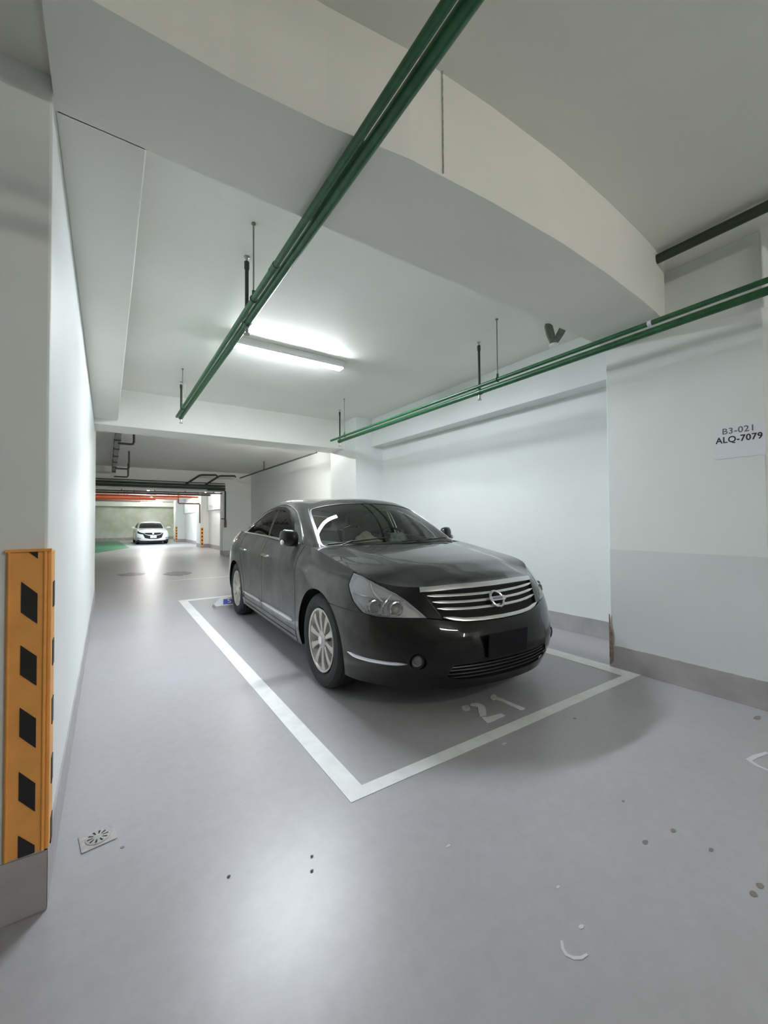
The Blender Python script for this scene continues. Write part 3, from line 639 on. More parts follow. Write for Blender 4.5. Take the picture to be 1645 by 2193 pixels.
def body_surf():
    # columns front centre .. rear centre
    C=[#  r0                 r1                r2                r3               r4               r5
     [(-.945,0,.18),   (-.975,0,.30),   (-.965,0,.45),   (-.905,0,.58),   (-.845,0,.68),   (-.785,0,.775)],
     [(-.905,.32,.18), (-.94,.32,.30),  (-.93,.32,.45),  (-.87,.32,.58),  (-.81,.31,.68),  (-.755,.30,.775)],
     [(-.76,.58,.185), (-.815,.60,.30), (-.81,.60,.45),  (-.765,.585,.595),(-.73,.56,.69), (-.68,.53,.768)],
     [(-.57,.765,.19), (-.62,.79,.30),  (-.635,.80,.45), (-.61,.79,.60),  (-.575,.755,.705),(-.53,.69,.792)],
     [(-.37,.855,.20), (-.38,.878,.30), (-.40,.888,.45), (-.39,.884,.61), (-.385,.85,.745),(-.385,.772,.852)],
     [(0,.865,.20),    (0,.885,.30),    (0,.895,.45),    (0,.898,.62),    (0,.878,.80),    (0,.785,.917)],
     [(.42,.86,.20),   (.42,.88,.30),   (.42,.886,.45),  (.42,.886,.64),  (.42,.872,.83),  (.40,.785,.975)],
     [(.9,.86,.20),    (.9,.88,.30),    (.9,.882,.45),   (.9,.884,.66),   (.9,.872,.85),   (.9,.80,.997)],
     [(1.5,.86,.20),   (1.5,.88,.30),   (1.5,.882,.45),  (1.5,.886,.67),  (1.5,.874,.86),  (1.5,.805,1.02)],
     [(2.1,.86,.20),   (2.1,.88,.30),   (2.1,.886,.45),  (2.1,.89,.68),   (2.1,.874,.88),  (2.1,.795,1.035)],
     [(2.74,.86,.21),  (2.74,.884,.31), (2.74,.896,.46), (2.74,.898,.69), (2.74,.872,.90), (2.74,.775,1.045)],
     [(3.2,.84,.23),   (3.2,.862,.33),  (3.2,.872,.47),  (3.2,.868,.69),  (3.2,.835,.90),  (3.15,.735,1.05)],
     [(3.52,.70,.25),  (3.55,.735,.34), (3.57,.745,.48), (3.55,.735,.69), (3.50,.70,.90),  (3.43,.645,1.045)],
     [(3.68,.38,.26),  (3.73,.40,.35),  (3.75,.40,.49),  (3.72,.40,.69),  (3.67,.385,.90), (3.60,.36,1.045)],
     [(3.72,0,.26),    (3.77,0,.35),    (3.79,0,.49),    (3.76,0,.69),    (3.71,0,.90),    (3.64,0,1.05)]]
    return Surf(np.array(C).transpose(1,0,2))
def roof_surf():
    C=[
     [(.29,0,.985),  (.57,0,1.20),    (.86,0,1.365),   (1.05,0,1.415),  (1.25,0,1.435)],
     [(.30,.35,.98), (.585,.34,1.19), (.875,.32,1.352),(1.07,.25,1.408),(1.28,0,1.437)],
     [(.34,.60,.972),(.63,.56,1.165), (.91,.51,1.322), (1.10,.37,1.398),(1.32,0,1.44)],
     [(.41,.735,.972),(.69,.675,1.15),(.97,.60,1.305), (1.16,.44,1.39), (1.38,0,1.443)],
     [(.9,.80,.997), (1.0,.735,1.17), (1.16,.625,1.34),(1.28,.47,1.402),(1.45,0,1.446)],
     [(1.5,.805,1.02),(1.5,.74,1.20), (1.5,.63,1.375), (1.53,.47,1.42), (1.58,0,1.45)],
     [(2.1,.795,1.035),(2.05,.73,1.205),(1.95,.615,1.36),(1.88,.455,1.41),(1.75,0,1.442)],
     [(2.65,.775,1.045),(2.5,.69,1.175),(2.33,.575,1.29),(2.18,.42,1.365),(1.95,0,1.43)],
     [(3.02,.66,1.052),(2.85,.60,1.15),(2.60,.50,1.25), (2.37,.35,1.33), (2.08,0,1.42)],
     [(3.10,.38,1.058),(2.94,.36,1.165),(2.68,.30,1.27),(2.42,.20,1.35), (2.14,0,1.415)],
     [(3.13,0,1.062), (2.97,0,1.172),  (2.71,0,1.28),   (2.45,0,1.36),   (2.18,0,1.412)]]
    return Surf(np.array(C).transpose(1,0,2))

def smooth_poly(pts, k=4, closed=True):
    n = len(pts); out = []
    for i in range(n if closed else n - 1):
        p0, p1, p2, p3 = [np.array(pts[(i + j) % n] if closed else pts[min(max(i + j, 0), n - 1)], float) for j in (-1, 0, 1, 2)]
        for a in range(k):
            x = a / k; out.append(tuple(.5 * ((2 * p1) + (-p0 + p2) * x + (2 * p0 - 5 * p1 + 4 * p2 - p3) * x * x + (-p0 + 3 * p1 - 3 * p2 + p3) * x ** 3)))
    if not closed: out.append(tuple(pts[-1]))
    return out
def densify(poly, st):
    out = []
    for i in range(len(poly)):
        a = poly[i]; b = poly[(i + 1) % len(poly)]; k = max(1, int(math.ceil(max(abs(a[0] - b[0]), abs(a[1] - b[1])) / st)))
        out += [(a[0] + (b[0] - a[0]) * j / k, a[1] + (b[1] - a[1]) * j / k) for j in range(k)]
    return out
def inside(P, poly):
    x, y = P[:, 0], P[:, 1]; r = np.zeros(len(P), bool); n = len(poly)
    for i in range(n):
        x1, y1 = poly[i]; x2, y2 = poly[(i + 1) % n]
        if y1 == y2: continue
        c = ((y1 > y) != (y2 > y)) & (x < (x2 - x1) * (y - y1) / (y2 - y1) + x1); r ^= c
    return r
def bdist(P, poly):
    d = np.full(len(P), 1e9)
    for i in range(len(poly)):
        a = np.array(poly[i]); b = np.array(poly[(i + 1) % len(poly)]); ab = b - a; L = max(ab @ ab, 1e-12)
        t = np.clip(((P - a) @ ab) / L, 0, 1); d = np.minimum(d, np.linalg.norm(P - a - t[:, None] * ab, axis=1))
    return d
def region(poly, holes=(), st=.2, bst=.1):
    """constrained Delaunay mesh of a 2-D region"""
    polys = [densify(poly, bst)] + [densify(h, bst) for h in holes]
    pa = np.array(polys[0]); x0, y0 = pa.min(0); x1, y1 = pa.max(0)
    gx, gy = np.meshgrid(np.arange(math.floor(x0 / st) * st, x1 + st, st), np.arange(math.floor(y0 / st) * st, y1 + st, st)); P = np.stack([gx.ravel(), gy.ravel()], 1)
    k = inside(P, polys[0])
    for h in polys[1:]: k &= ~inside(P, h)
    P = P[k]
    if len(P):
        k = bdist(P, polys[0]) > st * .35
        for h in polys[1:]: k &= bdist(P, h) > st * .35
        P = P[k]
    V = []; E = []
    for pl in polys:
        b = len(V); V += pl; E += [(b + i, b + (i + 1) % len(pl)) for i in range(len(pl))]
    V += [tuple(p) for p in P]
    r = delaunay_2d_cdt([Vector(v) for v in V], E, [], 0, 1e-6)
    vv = np.array([tuple(v) for v in r[0]]); ff = [tuple(f) for f in r[2]]
    cen = np.array([vv[list(f)].mean(0) for f in ff]); k = inside(cen, polys[0])
    for h in polys[1:]: k &= ~inside(cen, h)
    return vv, [f for f, q in zip(ff, k) if q]
def loc3(P): return (P[1], P[0], P[2])       # (u,lat,z) -> car local x=lat y=u z
def outn(S, t, v):
    P = S(t, v); n = S.normal(t, v); c = P - np.array([min(max(P[0], .2), 2.9), 0, .55])
    return P, (n if n @ c > 0 else -n)
def orient(V, F):
    V = np.array(V); s = 0
    for f in F[::max(1, len(F) // 200)]:
        a, b, c = V[f[0]], V[f[1]], V[f[2]]; n = np.cross(b - a, c - a); m = (a + b + c) / 3; q = m - np.array([0, min(max(m[1], .2), 2.9), .55]); s += n @ q
    return F if s > 0 else [tuple(reversed(f)) for f in F]
def patch(name, S, poly, mat, parent, off=0., holes=(), st=.2, bst=.1, solid=0, sign=1, **kw):
    vv, ff = region(poly, holes, st, bst); V = []; N = []
    for t, v in vv:
        P, n = outn(S, t * sign, v); V.append(loc3(P + n * off)); N.append(loc3(n))
    return sheet(name, V, N, ff, mat, parent, solid, **kw)
def sheet(name, V, N, ff, mat, parent, solid=0, **kw):
    """smooth sheet with its exact normals and, if solid, a folded edge all round"""
    ff = orient(V, ff); V = list(V); N = list(N); F = list(ff)
    if solid:
        cnt = {}
        for f in ff:
            for i in range(len(f)):
                a, b = f[i], f[(i + 1) % len(f)]; k = (min(a, b), max(a, b)); cnt.setdefault(k, []).append((a, b))
        for k, e in cnt.items():
            if len(e) != 1: continue
            a, b = e[0]; pa, pb = np.array(V[a]), np.array(V[b]); na, nb = np.array(N[a]), np.array(N[b])
            fn = np.cross(pb - pa, -na); L = np.linalg.norm(fn); fn = -fn / L if L > 1e-12 else na
            i = len(V); V += [tuple(pa), tuple(pb), tuple(pb - nb * solid), tuple(pa - na * solid)]; N += [tuple(fn)] * 4; F.append((i + 1, i, i + 3, i + 2))
    return MB().add(V, F).build(name, mat, parent, normals=N, **kw)
def ribbon(name, S, path, wd, proud, mat, parent, sign=1, base=-.004, taper=True, st=.08, **kw):
    pts = []
    for i in range(len(path) - 1):
        a, b = path[i], path[i + 1]; k = max(1, int(math.ceil(max(abs(a[0] - b[0]), abs(a[1] - b[1])) / st)))
        pts += [(a[0] + (b[0] - a[0]) * j / k, a[1] + (b[1] - a[1]) * j / k) for j in range(k)]
    pts.append(path[-1]); Q = [outn(S, p[0] * sign, p[1]) for p in pts]; V = []; F = []; n = len(Q)
    for i in range(n):
        P, nn = Q[i]; T = Q[min(i + 1, n - 1)][0] - Q[max(i - 1, 0)][0]; T /= np.linalg.norm(T); sd = np.cross(nn, T); w = wd[0] + (wd[1] - wd[0]) * i / (n - 1) if isinstance(wd, tuple) else wd
        if taper: w = w * min(1, .25 + .75 * min(i, n - 1 - i) / 2.5)
        for a, h in ((-.5, base), (-.42, proud * .75), (0, proud), (.42, proud * .75), (.5, base)): V.append(loc3(P + sd * a * w + nn * h))
    for i in range(n - 1):
        for k in range(4): F.append((5 * i + k, 5 * i + k + 1, 5 * i + 6 + k, 5 * i + 5 + k))
        F.append((5 * i + 4, 5 * i, 5 * i + 5, 5 * i + 9))
    F += [(0, 1, 2, 3, 4), tuple(5 * (n - 1) + k for k in (4, 3, 2, 1, 0))]
    return MB().add(V, orient(V, F)).build(name, mat, parent, ang=40, **kw)
SA, SG = body_surf(), roof_surf()
def uz(u, z, t, v): return SA.inv(lambda P: np.array([P[0] - u, P[2] - z]), t, v)
def arch(u0, z0, ru, rz, tg):
    out = []; t, v = tg, 1.0
    for k in range(0, 33):
        a = math.radians(201 - (222 * k / 32)); t, v = uz(u0 + ru * math.cos(a), z0 + rz * math.sin(a), t, v) if k else uz(u0 + ru * math.cos(a), z0 + rz * math.sin(a), tg, .2)
        out.append((t, max(v, 0)))
    out[0] = (out[0][0], 0); out[-1] = (out[-1][0], 0)
    return out
AF = arch(0, .335, .405, .362, 4.0); AR = arch(2.75, .335, .40, .355, 9.3)
Et = [SA(t, 5) for t in np.linspace(0, 6.3, 127)]; EU = np.array([p[0] for p in Et]); EL = np.array([p[1] for p in Et]); EZ = np.array([p[2] for p in Et])
def hood_z(u, lat, crease=.010):
    le = max(np.interp(u, EU, EL), 1e-3); ze = np.interp(u, EU, EZ)
    zc = np.interp(u, [-.785, -.74, -.68, -.5, -.3, 0, .2, .45], [.775, .80, .824, .872, .904, .944, .966, .985])
    q = min(abs(lat) / le, 1); z = ze + (zc - ze) * (1 - q ** 2.4)
    L = np.interp(u, [-.72, .40], [.44, .60]); x = np.clip((L - abs(lat)) / .07 + .5, 0, 1); z += crease * x * x * (3 - 2 * x) * np.clip((u + .76) / .25, 0, 1) * np.clip((le - abs(lat)) / .1, 0, 1)
    return z
def hood_patch(name, mat, parent, inset=0., **kw):
    poly = [(EL[i] - inset * .6, EU[i]) for i in range(1, len(EU)) if EU[i] < .36]
    poly = [(a, b + (inset if b < -.6 else 0)) for a, b in poly]
    rear = [(.70, .345), (.5, .27), (.25, .215), (0, .20)]
    rgt = poly + rear; full = rgt + [(-a, b) for a, b in reversed(rgt[:-1])]
    full.append((0, EU[0] + inset))
    vv, ff = region(full, (), .05, .04); V = [(x, y, hood_z(y, x) + kw.get('dz', 0)) for x, y in vv]
    kw.pop('dz', None)
    N = []
    for x, y in vv:
        e = .004; gx = (hood_z(y, x + e) - hood_z(y, x - e)) / (2 * e); gy = (hood_z(y + e, x) - hood_z(y - e, x)) / (2 * e)
        gx = max(-2.5, min(2.5, gx)); gy = max(-2.5, min(2.5, gy)); n = np.array([-gx, -gy, 1]); N.append(tuple(n / np.linalg.norm(n)))
    return sheet(name, V, N, ff, mat, parent, .006, **kw)
def make_wheel(parent, lat, u, sgn, R=.332, spokes=10, rimr=.222):
    """wheel part (alloy rim) with tyre, brake disc and hub cap as sub-parts; outer face toward sgn"""
    wh = MB(); o = (lat, u, R); ax = (sgn, 0, 0); W = .205
    wh.lathe([(-W * .8, rimr - .01), (-.02, rimr - .012), (-.004, rimr + .003), (0, rimr), (-.003, rimr - .012), (-.028, rimr - .02), (-.06, rimr - .035), (-W * .8, rimr - .04)], o, ax, 48)
    for k in range(spokes):
        a = 2 * PI * k / spokes + PI / spokes * .6; V = []
        for f, wd, d in ((.045, .012, -.022), (.10, .0145, -.016), (.16, .020, -.012), (rimr - .012, .030, -.016)):
            for sx, dd in ((-1, -.032), (-1, 0), (-.6, .004), (.6, .004), (1, 0), (1, -.032)):
                py = math.cos(a) * f - math.sin(a) * wd * sx; pz = math.sin(a) * f + math.cos(a) * wd * sx
                V.append((lat + sgn * (d + dd), u + py, R + pz))
        F = [tuple(range(6)), tuple(range(18, 24))]
        for i in range(3):
            for q in range(6): F.append((6 * i + q, 6 * i + (q + 1) % 6, 6 * i + 6 + (q + 1) % 6, 6 * i + 6 + q))
        wh.add(V, F)
    wh.lathe([(-.03, .062), (-.014, .060), (-.006, .050), (-.004, 0)], o, ax, 28)
    w_ = wh.build('wheel', M['silver'], parent, ang=40)
    T = MB(); pr = [(-.035, rimr - .005), (-.006, rimr + .012), (.008, rimr + .035), (.012, R - .055), (.004, R - .025), (-.014, R - .007), (-.03, R)]
    pr += [(-.03 - (W - .06) * i / 8, R - (.006 if i % 2 else 0)) for i in range(1, 8)] + [(-W + .03, R), (-W + .012, R - .01), (-W, R - .04), (-W, rimr), (-W + .03, rimr - .01)]
    T.lathe(pr, o, ax, 64); T.build('tyre', M['rubber'], w_, ang=30)
    MB().lathe([(-.055, .15), (-.05, .15), (-.05, 0)], o, ax, 32).build('brake_disc', M['steel'], w_)
    MB().lathe([(-.14, rimr - .03), (-.135, 0)], o, ax, 32).build('wheel_back', M['gap'], w_)
    MB().lathe([(-.006, .03), (.0, .028), (.001, 0)], o, ax, 24).build('hub_cap', M['chromeb'], w_)
    return w_
HL = [(4.05, 4.88), (3.97, 4.26), (3.62, 3.62), (3.26, 3.19), (2.9, 3.08), (2.49, 3.05), (2.1, 3.05), (1.72, 3.07), (1.97, 3.59), (2.2, 4.1), (2.45, 4.5), (2.8, 4.78), (3.2, 4.92), (3.7, 4.95)]
HLG = [(4.075, 4.93), (3.99, 4.24), (3.64, 3.58), (3.28, 3.15)]
GR_TOP = [(1.86, 4.99), (1.2, 5.0), (.6, 5.0), (0, 5.0)]; GR_SIDE = (1.36, 3.0); GR_BOT = [(1.36, 3.0), (.9, 2.9), (.45, 2.84), (0, 2.82)]
def mir(pts): return [(-a, b) for a, b in reversed(pts)]
def build_black_car():
    car = thing('car', 'black dusty sedan parked in the white painted bay under the lamp', 'car', (2.139, 2.695, 0), math.radians(-2.386))
    P = M['paint']
    # black inner shell seen in the gaps, and underbody
    vfull = [(-13.99, 0), (13.99, 0), (13.99, 4.97), (-13.99, 4.97)]
    AFo = [(t + (t - 5) * .02, v) for t, v in AF]
    hl_hole = [(a, b) for a, b in HL]
    patch('inner_shell', SA, vfull, M['gap'], car, -.022, [AF, [(-a, b) for a, b in AF], AR, [(-a, b) for a, b in AR], hl_hole, mir(hl_hole)], .35, .15)
    MB().prism([(-.72, -.5), (-.5, -.66), (0, -.8), (.5, -.66), (.72, -.5), (.80, 3.3), (.6, 3.55), (-.6, 3.55), (-.80, 3.3)], .205, .24).build('underbody', M['gap'], car, smooth=False)
    for u0, nm in ((0, 'f'), (2.75, 'r')):
        for s in (-1, 1):
            V = []; F = []
            for k in range(25):
                a = math.radians(-20 + 220 * k / 24); y, z = u0 + .418 * math.cos(a), .335 + .385 * math.sin(a)
                V += [(s * .855, y, z), (s * .58, y, z), (s * .575, u0, .335)]
            for k in range(24): F += [(3 * k, 3 * k + 1, 3 * k + 4, 3 * k + 3), (3 * k + 1, 3 * k + 2, 3 * k + 5, 3 * k + 4)]
            MB().add(V, F).build('wheel_well', M['gap'], car)
    # front bumper
    cut = min(range(16), key=lambda i: abs(AF[i][1] - 3.11)); low = AF[:cut + 1]
    top = [(3.28, 3.16), (2.9, 3.04), (2.49, 3.02), (1.72, 3.03), (1.36, 2.96), (.9, 2.86), (.45, 2.80), (0, 2.78)]
    half = low + top; poly = half + [(-a, b) for a, b in reversed(half[:-1])]
    intake = [(1.30, 1.22), (.7, 1.24), (0, 1.25), (-.7, 1.24), (-1.30, 1.22), (-1.42, .75), (-1.15, .52), (-.6, .46), (0, .44), (.6, .46), (1.15, .52), (1.42, .75)]
    fogc = [(1.99 + .17 * math.cos(a), 1.40 + .30 * math.sin(a)) for a in np.linspace(0, 2 * PI, 20, endpoint=False)]
    bump = patch('front_bumper', SA, poly, P, car, 0, [intake, fogc, [(-a, b) for a, b in fogc]], .16, .08, solid=.005)
    patch('lower_grille', SA, [(a * 1.1, .85 + (b - .85) * 1.15) for a, b in intake], M['blackp'], car, -.05, (), .3, .15)
    for v in (.62, .80, .98, 1.12):
        ribbon('grille_slat', SA, [(-1.4, v), (1.4, v)], .012, -.012, M['blackp'], car, base=-.045, taper=False, st=.2)
    pl = MB(); pl.box((-.17, -.004, -.075), (.17, .004, .075)); po = pl.build('license_plate', simple('blanked_plate', (.006, .006, .009), .6, spec=.2), car, smooth=False, bevel=.003, label='blacked-out license plate')
    po.location = (-.03, -.988, .425); po.rotation_euler = (math.radians(4), 0, 0)
    for s in (-1, 1):
        # strip + fog lamp
        ribbon('bumper_strip', SA, [(3.76, 1.52), (3.5, 1.44), (3.1, 1.38), (2.6, 1.34), (2.2, 1.34)], .026, .010, M['chrome'], car, s, label='chrome bumper strip')
        c, n = outn(SA, 1.99 * s, 1.40); cl = loc3(c); nl = Vector((n[1], n[0], n[2])); nl = (nl + Vector((0, -1.2, 0))).normalized()
        MB().lathe([(-.045, .030), (-.012, .040), (-.004, .040), (-.004, .035), (-.03, .030)], cl, nl, 28).build('fog_lamp_ring', M['blackp'], car)
        f = MB().lathe([(-.04, 0), (-.035, .02), (-.016, .033), (-.012, .034)], cl, nl, 24).build('fog_lamp', M['bezel'], car, label='round fog lamp')
        MB().lathe([(-.012, .034), (-.004, .024), (-.001, 0)], cl, nl, 24).build('fog_lens', M['lens'], f)
        # nose panel between grille and headlamp
        patch('grille_side_panel', SA, [(1.87, 4.995), (1.375, 3.02), (1.70, 3.06), (1.95, 3.60), (2.18, 4.12), (2.43, 4.53), (2.78, 4.81), (3.12, 4.93), (3.14, 5.0)], P, car, 0, (), .15, .06, sign=s, solid=.005)
        # headlamp
        hp = smooth_poly(HL[:1], 1) if False else HL
        bw = MB(); dn = densify(hp, .08); V = []; F = []
        for t, v in dn:
            p, nn = outn(SA, t * s, v); V += [loc3(p - nn * .001), loc3(p - nn * .036)]
        m = len(dn)
        for i in range(m): j = (i + 1) % m; F.append((2 * i, 2 * j, 2 * j + 1, 2 * i + 1))
        vv, ff = region(hp, (), .15, .08); b0 = len(V); 
        for t, v in vv: p, nn = outn(SA, t * s, v); V.append(loc3(p - nn * .036))
        F += [tuple(i + b0 for i in f) for f in ff]
        hd = bw.add(V, F).build('headlamp', M['bezel'], car, ang=25, label='clear angular headlamp')
        patch('headlamp_cover', SA, hp, M['lens'], hd, .0015, (), .15, .08, sign=s)
        for tt, vv_, rr_ in ((2.42, 3.55, .047), (2.98, 3.62, .042)):
            p, nn = outn(SA, tt * s, vv_); q = Vector(loc3(p - nn * .026)); ax = Vector((s * .12, -1, .05)).normalized()
            MB().lathe([(-.02, rr_), (.018, rr_), (.02, rr_ - .006), (.008, rr_ - .012), (-.02, rr_ - .02)], q, ax, 28).build('lamp_ring', M['chrome'], hd)
            mb = MB(); mb.lathe([(-.01, rr_ - .012), (.012, rr_ - .016), (.022, rr_ - .026), (.026, 0)], q, ax, 24); mb.build('projector_lens', M['bulb'], hd)
        for pa, wd in (([(2.7, 3.08), (2.72, 3.6), (2.62, 4.1), (2.55, 4.45)], .010), ([(3.75, 4.0), (3.2, 4.05), (2.6, 4.1), (2.2, 4.0)], .012), ([(3.3, 4.85), (3.05, 4.35), (2.75, 3.9)], .014), ([(3.55, 3.62), (3.1, 3.2), (2.4, 3.14)], .012)):
            ribbon('lamp_divider', SA, pa, wd, -.008, M['chrome'], hd, s, base=-.036, taper=False)
        # fender, doors, rocker, quarter
        fen = AF[cut + 1:] if AF[cut][1] < 3.1 else AF[cut:]
        fen = [(min(t, 6.1), v) for t, v in fen]
        patch('front_fender', SA, [(3.30, 3.18)] + [(AF[cut][0] + .005, AF[cut][1] + .02)] + fen + [(6.13, 0), (6.14, 2.5), (6.17, 4), (6.22, 5.0), (5, 5.0), (4, 5.0), (3.16, 5.0), (3.15, 4.945), (3.7, 4.975), (4.085, 4.93), (3.995, 4.24), (3.65, 3.6)], P, car, 0, (), .16, .08, sign=s, solid=.005)
        rb = [p for p in AR[:8] if p[1] < .9]
        patch('rocker_panel', SA, [(6.155, 0)] + [rb[0]] + rb[1:] + [(rb[-1][0], .9), (6.155, .9)], P, car, .002, (), .2, .1, sign=s, solid=.005)
        patch('front_door', SA, [(6.148, .93), (8.0, .93), (8.0, 3), (8.0, 5.0), (6.235, 5.0), (6.185, 4), (6.155, 2.5)], P, car, 0, (), .2, .1, sign=s, solid=.005)
        seam = [uz(u, z, 9.3, 2) for u, z in ((2.27, .285), (2.265, .42), (2.32, .60), (2.43, .76), (2.50, .92), (2.52, 1.035))]; seam[0] = (seam[0][0], .93); seam[-1] = (seam[-1][0], 5.0)
        seam = smooth_poly(seam, 3, False)
        patch('rear_door', SA, [(8.012, .93)] + seam + [(8.012, 5.0)], P, car, 0, (), .2, .1, sign=s, solid=.005)
        tail = [(12.0, 3.4), (12.35, 3.15), (13.1, 3.2), (13.3, 3.8), (13.1, 4.5), (12.3, 4.6), (11.7, 4.2)]
        ar2 = [p for p in AR if p[1] >= 0]; k0 = next(i for i, p in enumerate(AR) if p[1] > .93)
        patch('rear_quarter_panel', SA, [(seam[0][0] + .02, .93)] + AR[k0:] + [(13.98, 0), (13.98, 5.0)] + [(a + .02, b) for a, b in reversed(seam)][:-1], P, car, 0, [tail], .2, .1, sign=s, solid=.005)
        patch('tail_lamp', SA, [(12.55 + (a - 12.55) * .98, 3.87 + (b - 3.87) * .98) for a, b in tail], M['red'], car, .004, (), .2, .1, sign=s, solid=.01)
        ribbon('door_strip', SA, [(6.25, 1.50), (7.99, 1.50)], .034, .012, M['chromeb'], car, s, label='silver door strip'); ribbon('door_strip', SA, [(8.03, 1.50), (9.28, 1.50)], .034, .012, M['chromeb'], car, s, label='silver door strip')
        ribbon('sill_trim', SA, [(6.2, .42), (7.8, .42), (9.25, .42)], .012, .006, M['gap'], car, s)
        # handles
        for tt, v in ((7.80, 3.93), (9.28, 3.83)):
            a, na = outn(SA, (tt - .17) * s, v); b, nb = outn(SA, (tt + .12) * s, v); A_, B_ = Vector(loc3(a + na * .02)), Vector(loc3(b + nb * .02))
            mb = MB(); mb.tube([Vector(loc3(a - na * .002)), A_, A_ + (B_ - A_) * .3, A_ + (B_ - A_) * .7, B_, Vector(loc3(b - nb * .002))], [.008, .011, .012, .012, .011, .008], 12)
            mb.build('door_handle', M['chrome'], car, label='chrome door handle')
            ribbon('handle_recess', SA, [(tt - .12, v), (tt + .08, v)], .045, .0015, M['gap'], car, s)
        # mirror
        mh = MB(); V = []; F = []; nseg = 16
        for i, (f, ry, rz) in enumerate([(0, .02, .02), (.004, .045, .05), (.02, .058, .068), (.08, .060, .074), (.15, .056, .070), (.19, .04, .052), (.205, .012, .02)]):
            for k in range(nseg):
                a = 2 * PI * k / nseg; e = .75; cx = math.copysign(abs(math.cos(a)) ** e, math.cos(a)); sz = math.copysign(abs(math.sin(a)) ** e, math.sin(a))
                V.append((s * (.80 + f * .70), .665 + .035 * f / .2 + ry * cx * (1 if cx < 0 else .55), 1.032 + rz * sz + .015 * f / .2))
        for i in range(6):
            for k in range(nseg): F.append((i * nseg + k, i * nseg + (k + 1) % nseg, (i + 1) * nseg + (k + 1) % nseg, (i + 1) * nseg + k))
        F += [tuple(range(nseg)), tuple(6 * nseg + k for k in range(nseg))]
        mo = mh.add(V, F).build('side_mirror', P, car, ang=60)
        MB().hexa([(s * .76, .63, .96), (s * .84, .64, .975), (s * .84, .68, .975), (s * .76, .70, .96), (s * .76, .64, .985), (s * .84, .645, .995), (s * .84, .675, .995), (s * .76, .69, .985)]).build('mirror_arm', M['blackp'], mo, smooth=False, bevel=.005)
        g = MB(); n = 20; g.add([(s * (.872 + .052 * math.copysign(abs(math.cos(2 * PI * k / n)) ** .7, math.cos(2 * PI * k / n))), 0.709, 1.038 + .050 * math.copysign(abs(math.sin(2 * PI * k / n)) ** .7, math.sin(2 * PI * k / n))) for k in range(n)], [tuple(range(n))])
        g.build('mirror_glass', M['chrome'], mo)
        MB().ball((s * .937, .655, 1.005), (.016, .02, .022)).build('mirror_indicator', M['lamp'], mo)
        c, n = outn(SA, 5.55 * s, 3.9); MB().ball(loc3(c), (.006, .022, .010)).build('side_indicator', M['lens'], car)
        # side windows, chrome surround, rain visor, b pillar
        glf = [(3.72, .07), (3.70, .33), (3.86, 1.02), (4.33, 1.46), (4.62, 1.58), (5.04, 1.60), (4.97, .07)]
        glr = [(5.10, .07), (5.17, 1.58), (5.60, 1.53), (6.1, 1.33), (6.6, 1.03), (7.1, .68), (7.5, .36), (7.60, .07)]
        for gl in (glf, glr): patch('side_window', SG, gl, M['sdglass'], car, -.004, (), .15, .06, sign=s)
        dlo = smooth_poly([(3.46, .06), (3.45, .38), (3.50, .9), (3.62, 1.32), (3.9, 1.66), (4.62, 1.87), (5.21, 1.87), (5.85, 1.72), (6.4, 1.42), (7.0, .98), (7.7, .42), (7.9, .12), (7.9, .03)], 3, False)
        ribbon('window_chrome', SG, dlo, .014, .007, M['chrome'], car, s, taper=False, label='chrome window surround')
        ribbon('window_chrome', SG, [(3.55, .03), (4.5, .03), (6, .03), (7.85, .03)], .022, .008, M['chromeb'], car, s, label='chrome window ledge')
        vis = [(3.90, 1.0), (4.33, 1.45), (4.62, 1.57), (5.2, 1.59), (5.60, 1.53), (6.1, 1.33), (6.6, 1.03), (6.75, 1.0), (6.2, 1.44), (5.62, 1.68), (5.2, 1.76), (4.6, 1.74), (4.15, 1.55), (3.84, 1.2)]
        patch('rain_visor', SG, [(a, b - .07) for a, b in vis], M['visor'], car, .018, (), .15, .06, sign=s)
        ribbon('window_pillar', SG, [(5.04, .05), (5.11, 1.58)], .055, .001, M['blackp'], car, s, taper=False)
        # roof side gutter
        for wu in ((0, -1), (2.75, 1)): make_wheel(car, s * .868, wu[0], s)
        # wiper
    for a, b in (((-2.35, .03), (-.25, .16)), ((.1, .0), (2.1, .14))):
        p0, n0 = outn(SG, a[0], a[1]); p1, n1 = outn(SG, (a[0] + b[0]) / 2, (a[1] + b[1]) / 2 - .01); p2, n2 = outn(SG, b[0], b[1])
        mb = MB(); mb.tube([Vector(loc3(p + n * .018)) for p, n in ((p0, n0), (p1, n1), (p2, n2))], .006, 8); mb.tube([Vector(loc3(p0 + n0 * .03)) + Vector((.1, -.03, -.02)), Vector(loc3(p1 + n1 * .028))], .005, 8)
        mb.build('wiper', M['blackp'], car)
    # hood, cowl
    hood_patch('hood', P, car)
    cw = MB(); V = []; n = 24
    for i in range(n + 1):
        x = -.72 + 1.44 * i / n; yb = np.interp(abs(x), [0, .25, .5, .70, .75], [.20, .215, .27, .345, .36]); zb = hood_z(yb, x) - .012
        V += [(x, yb - .01, zb - .03), (x, yb - .005, zb), (x, np.interp(abs(x), [0, .35, .6, .73], [.30, .31, .35, .41]), .968)]
    F = [(3 * i + k, 3 * i + k + 1, 3 * i + k + 4, 3 * i + k + 3) for i in range(n) for k in (0, 1)]
    cw.add(V, F).build('cowl', M['blackp'], car)
    # grille
    gp = GR_TOP + mir(GR_TOP)[1:] + mir(GR_BOT)[0:0]; gp = [(1.86, 4.99), (.9, 5), (0, 5), (-.9, 5), (-1.86, 4.99), (-1.36, 3.0), (-.9, 2.9), (-.45, 2.84), (0, 2.82), (.45, 2.84), (.9, 2.9), (1.36, 3.0)]
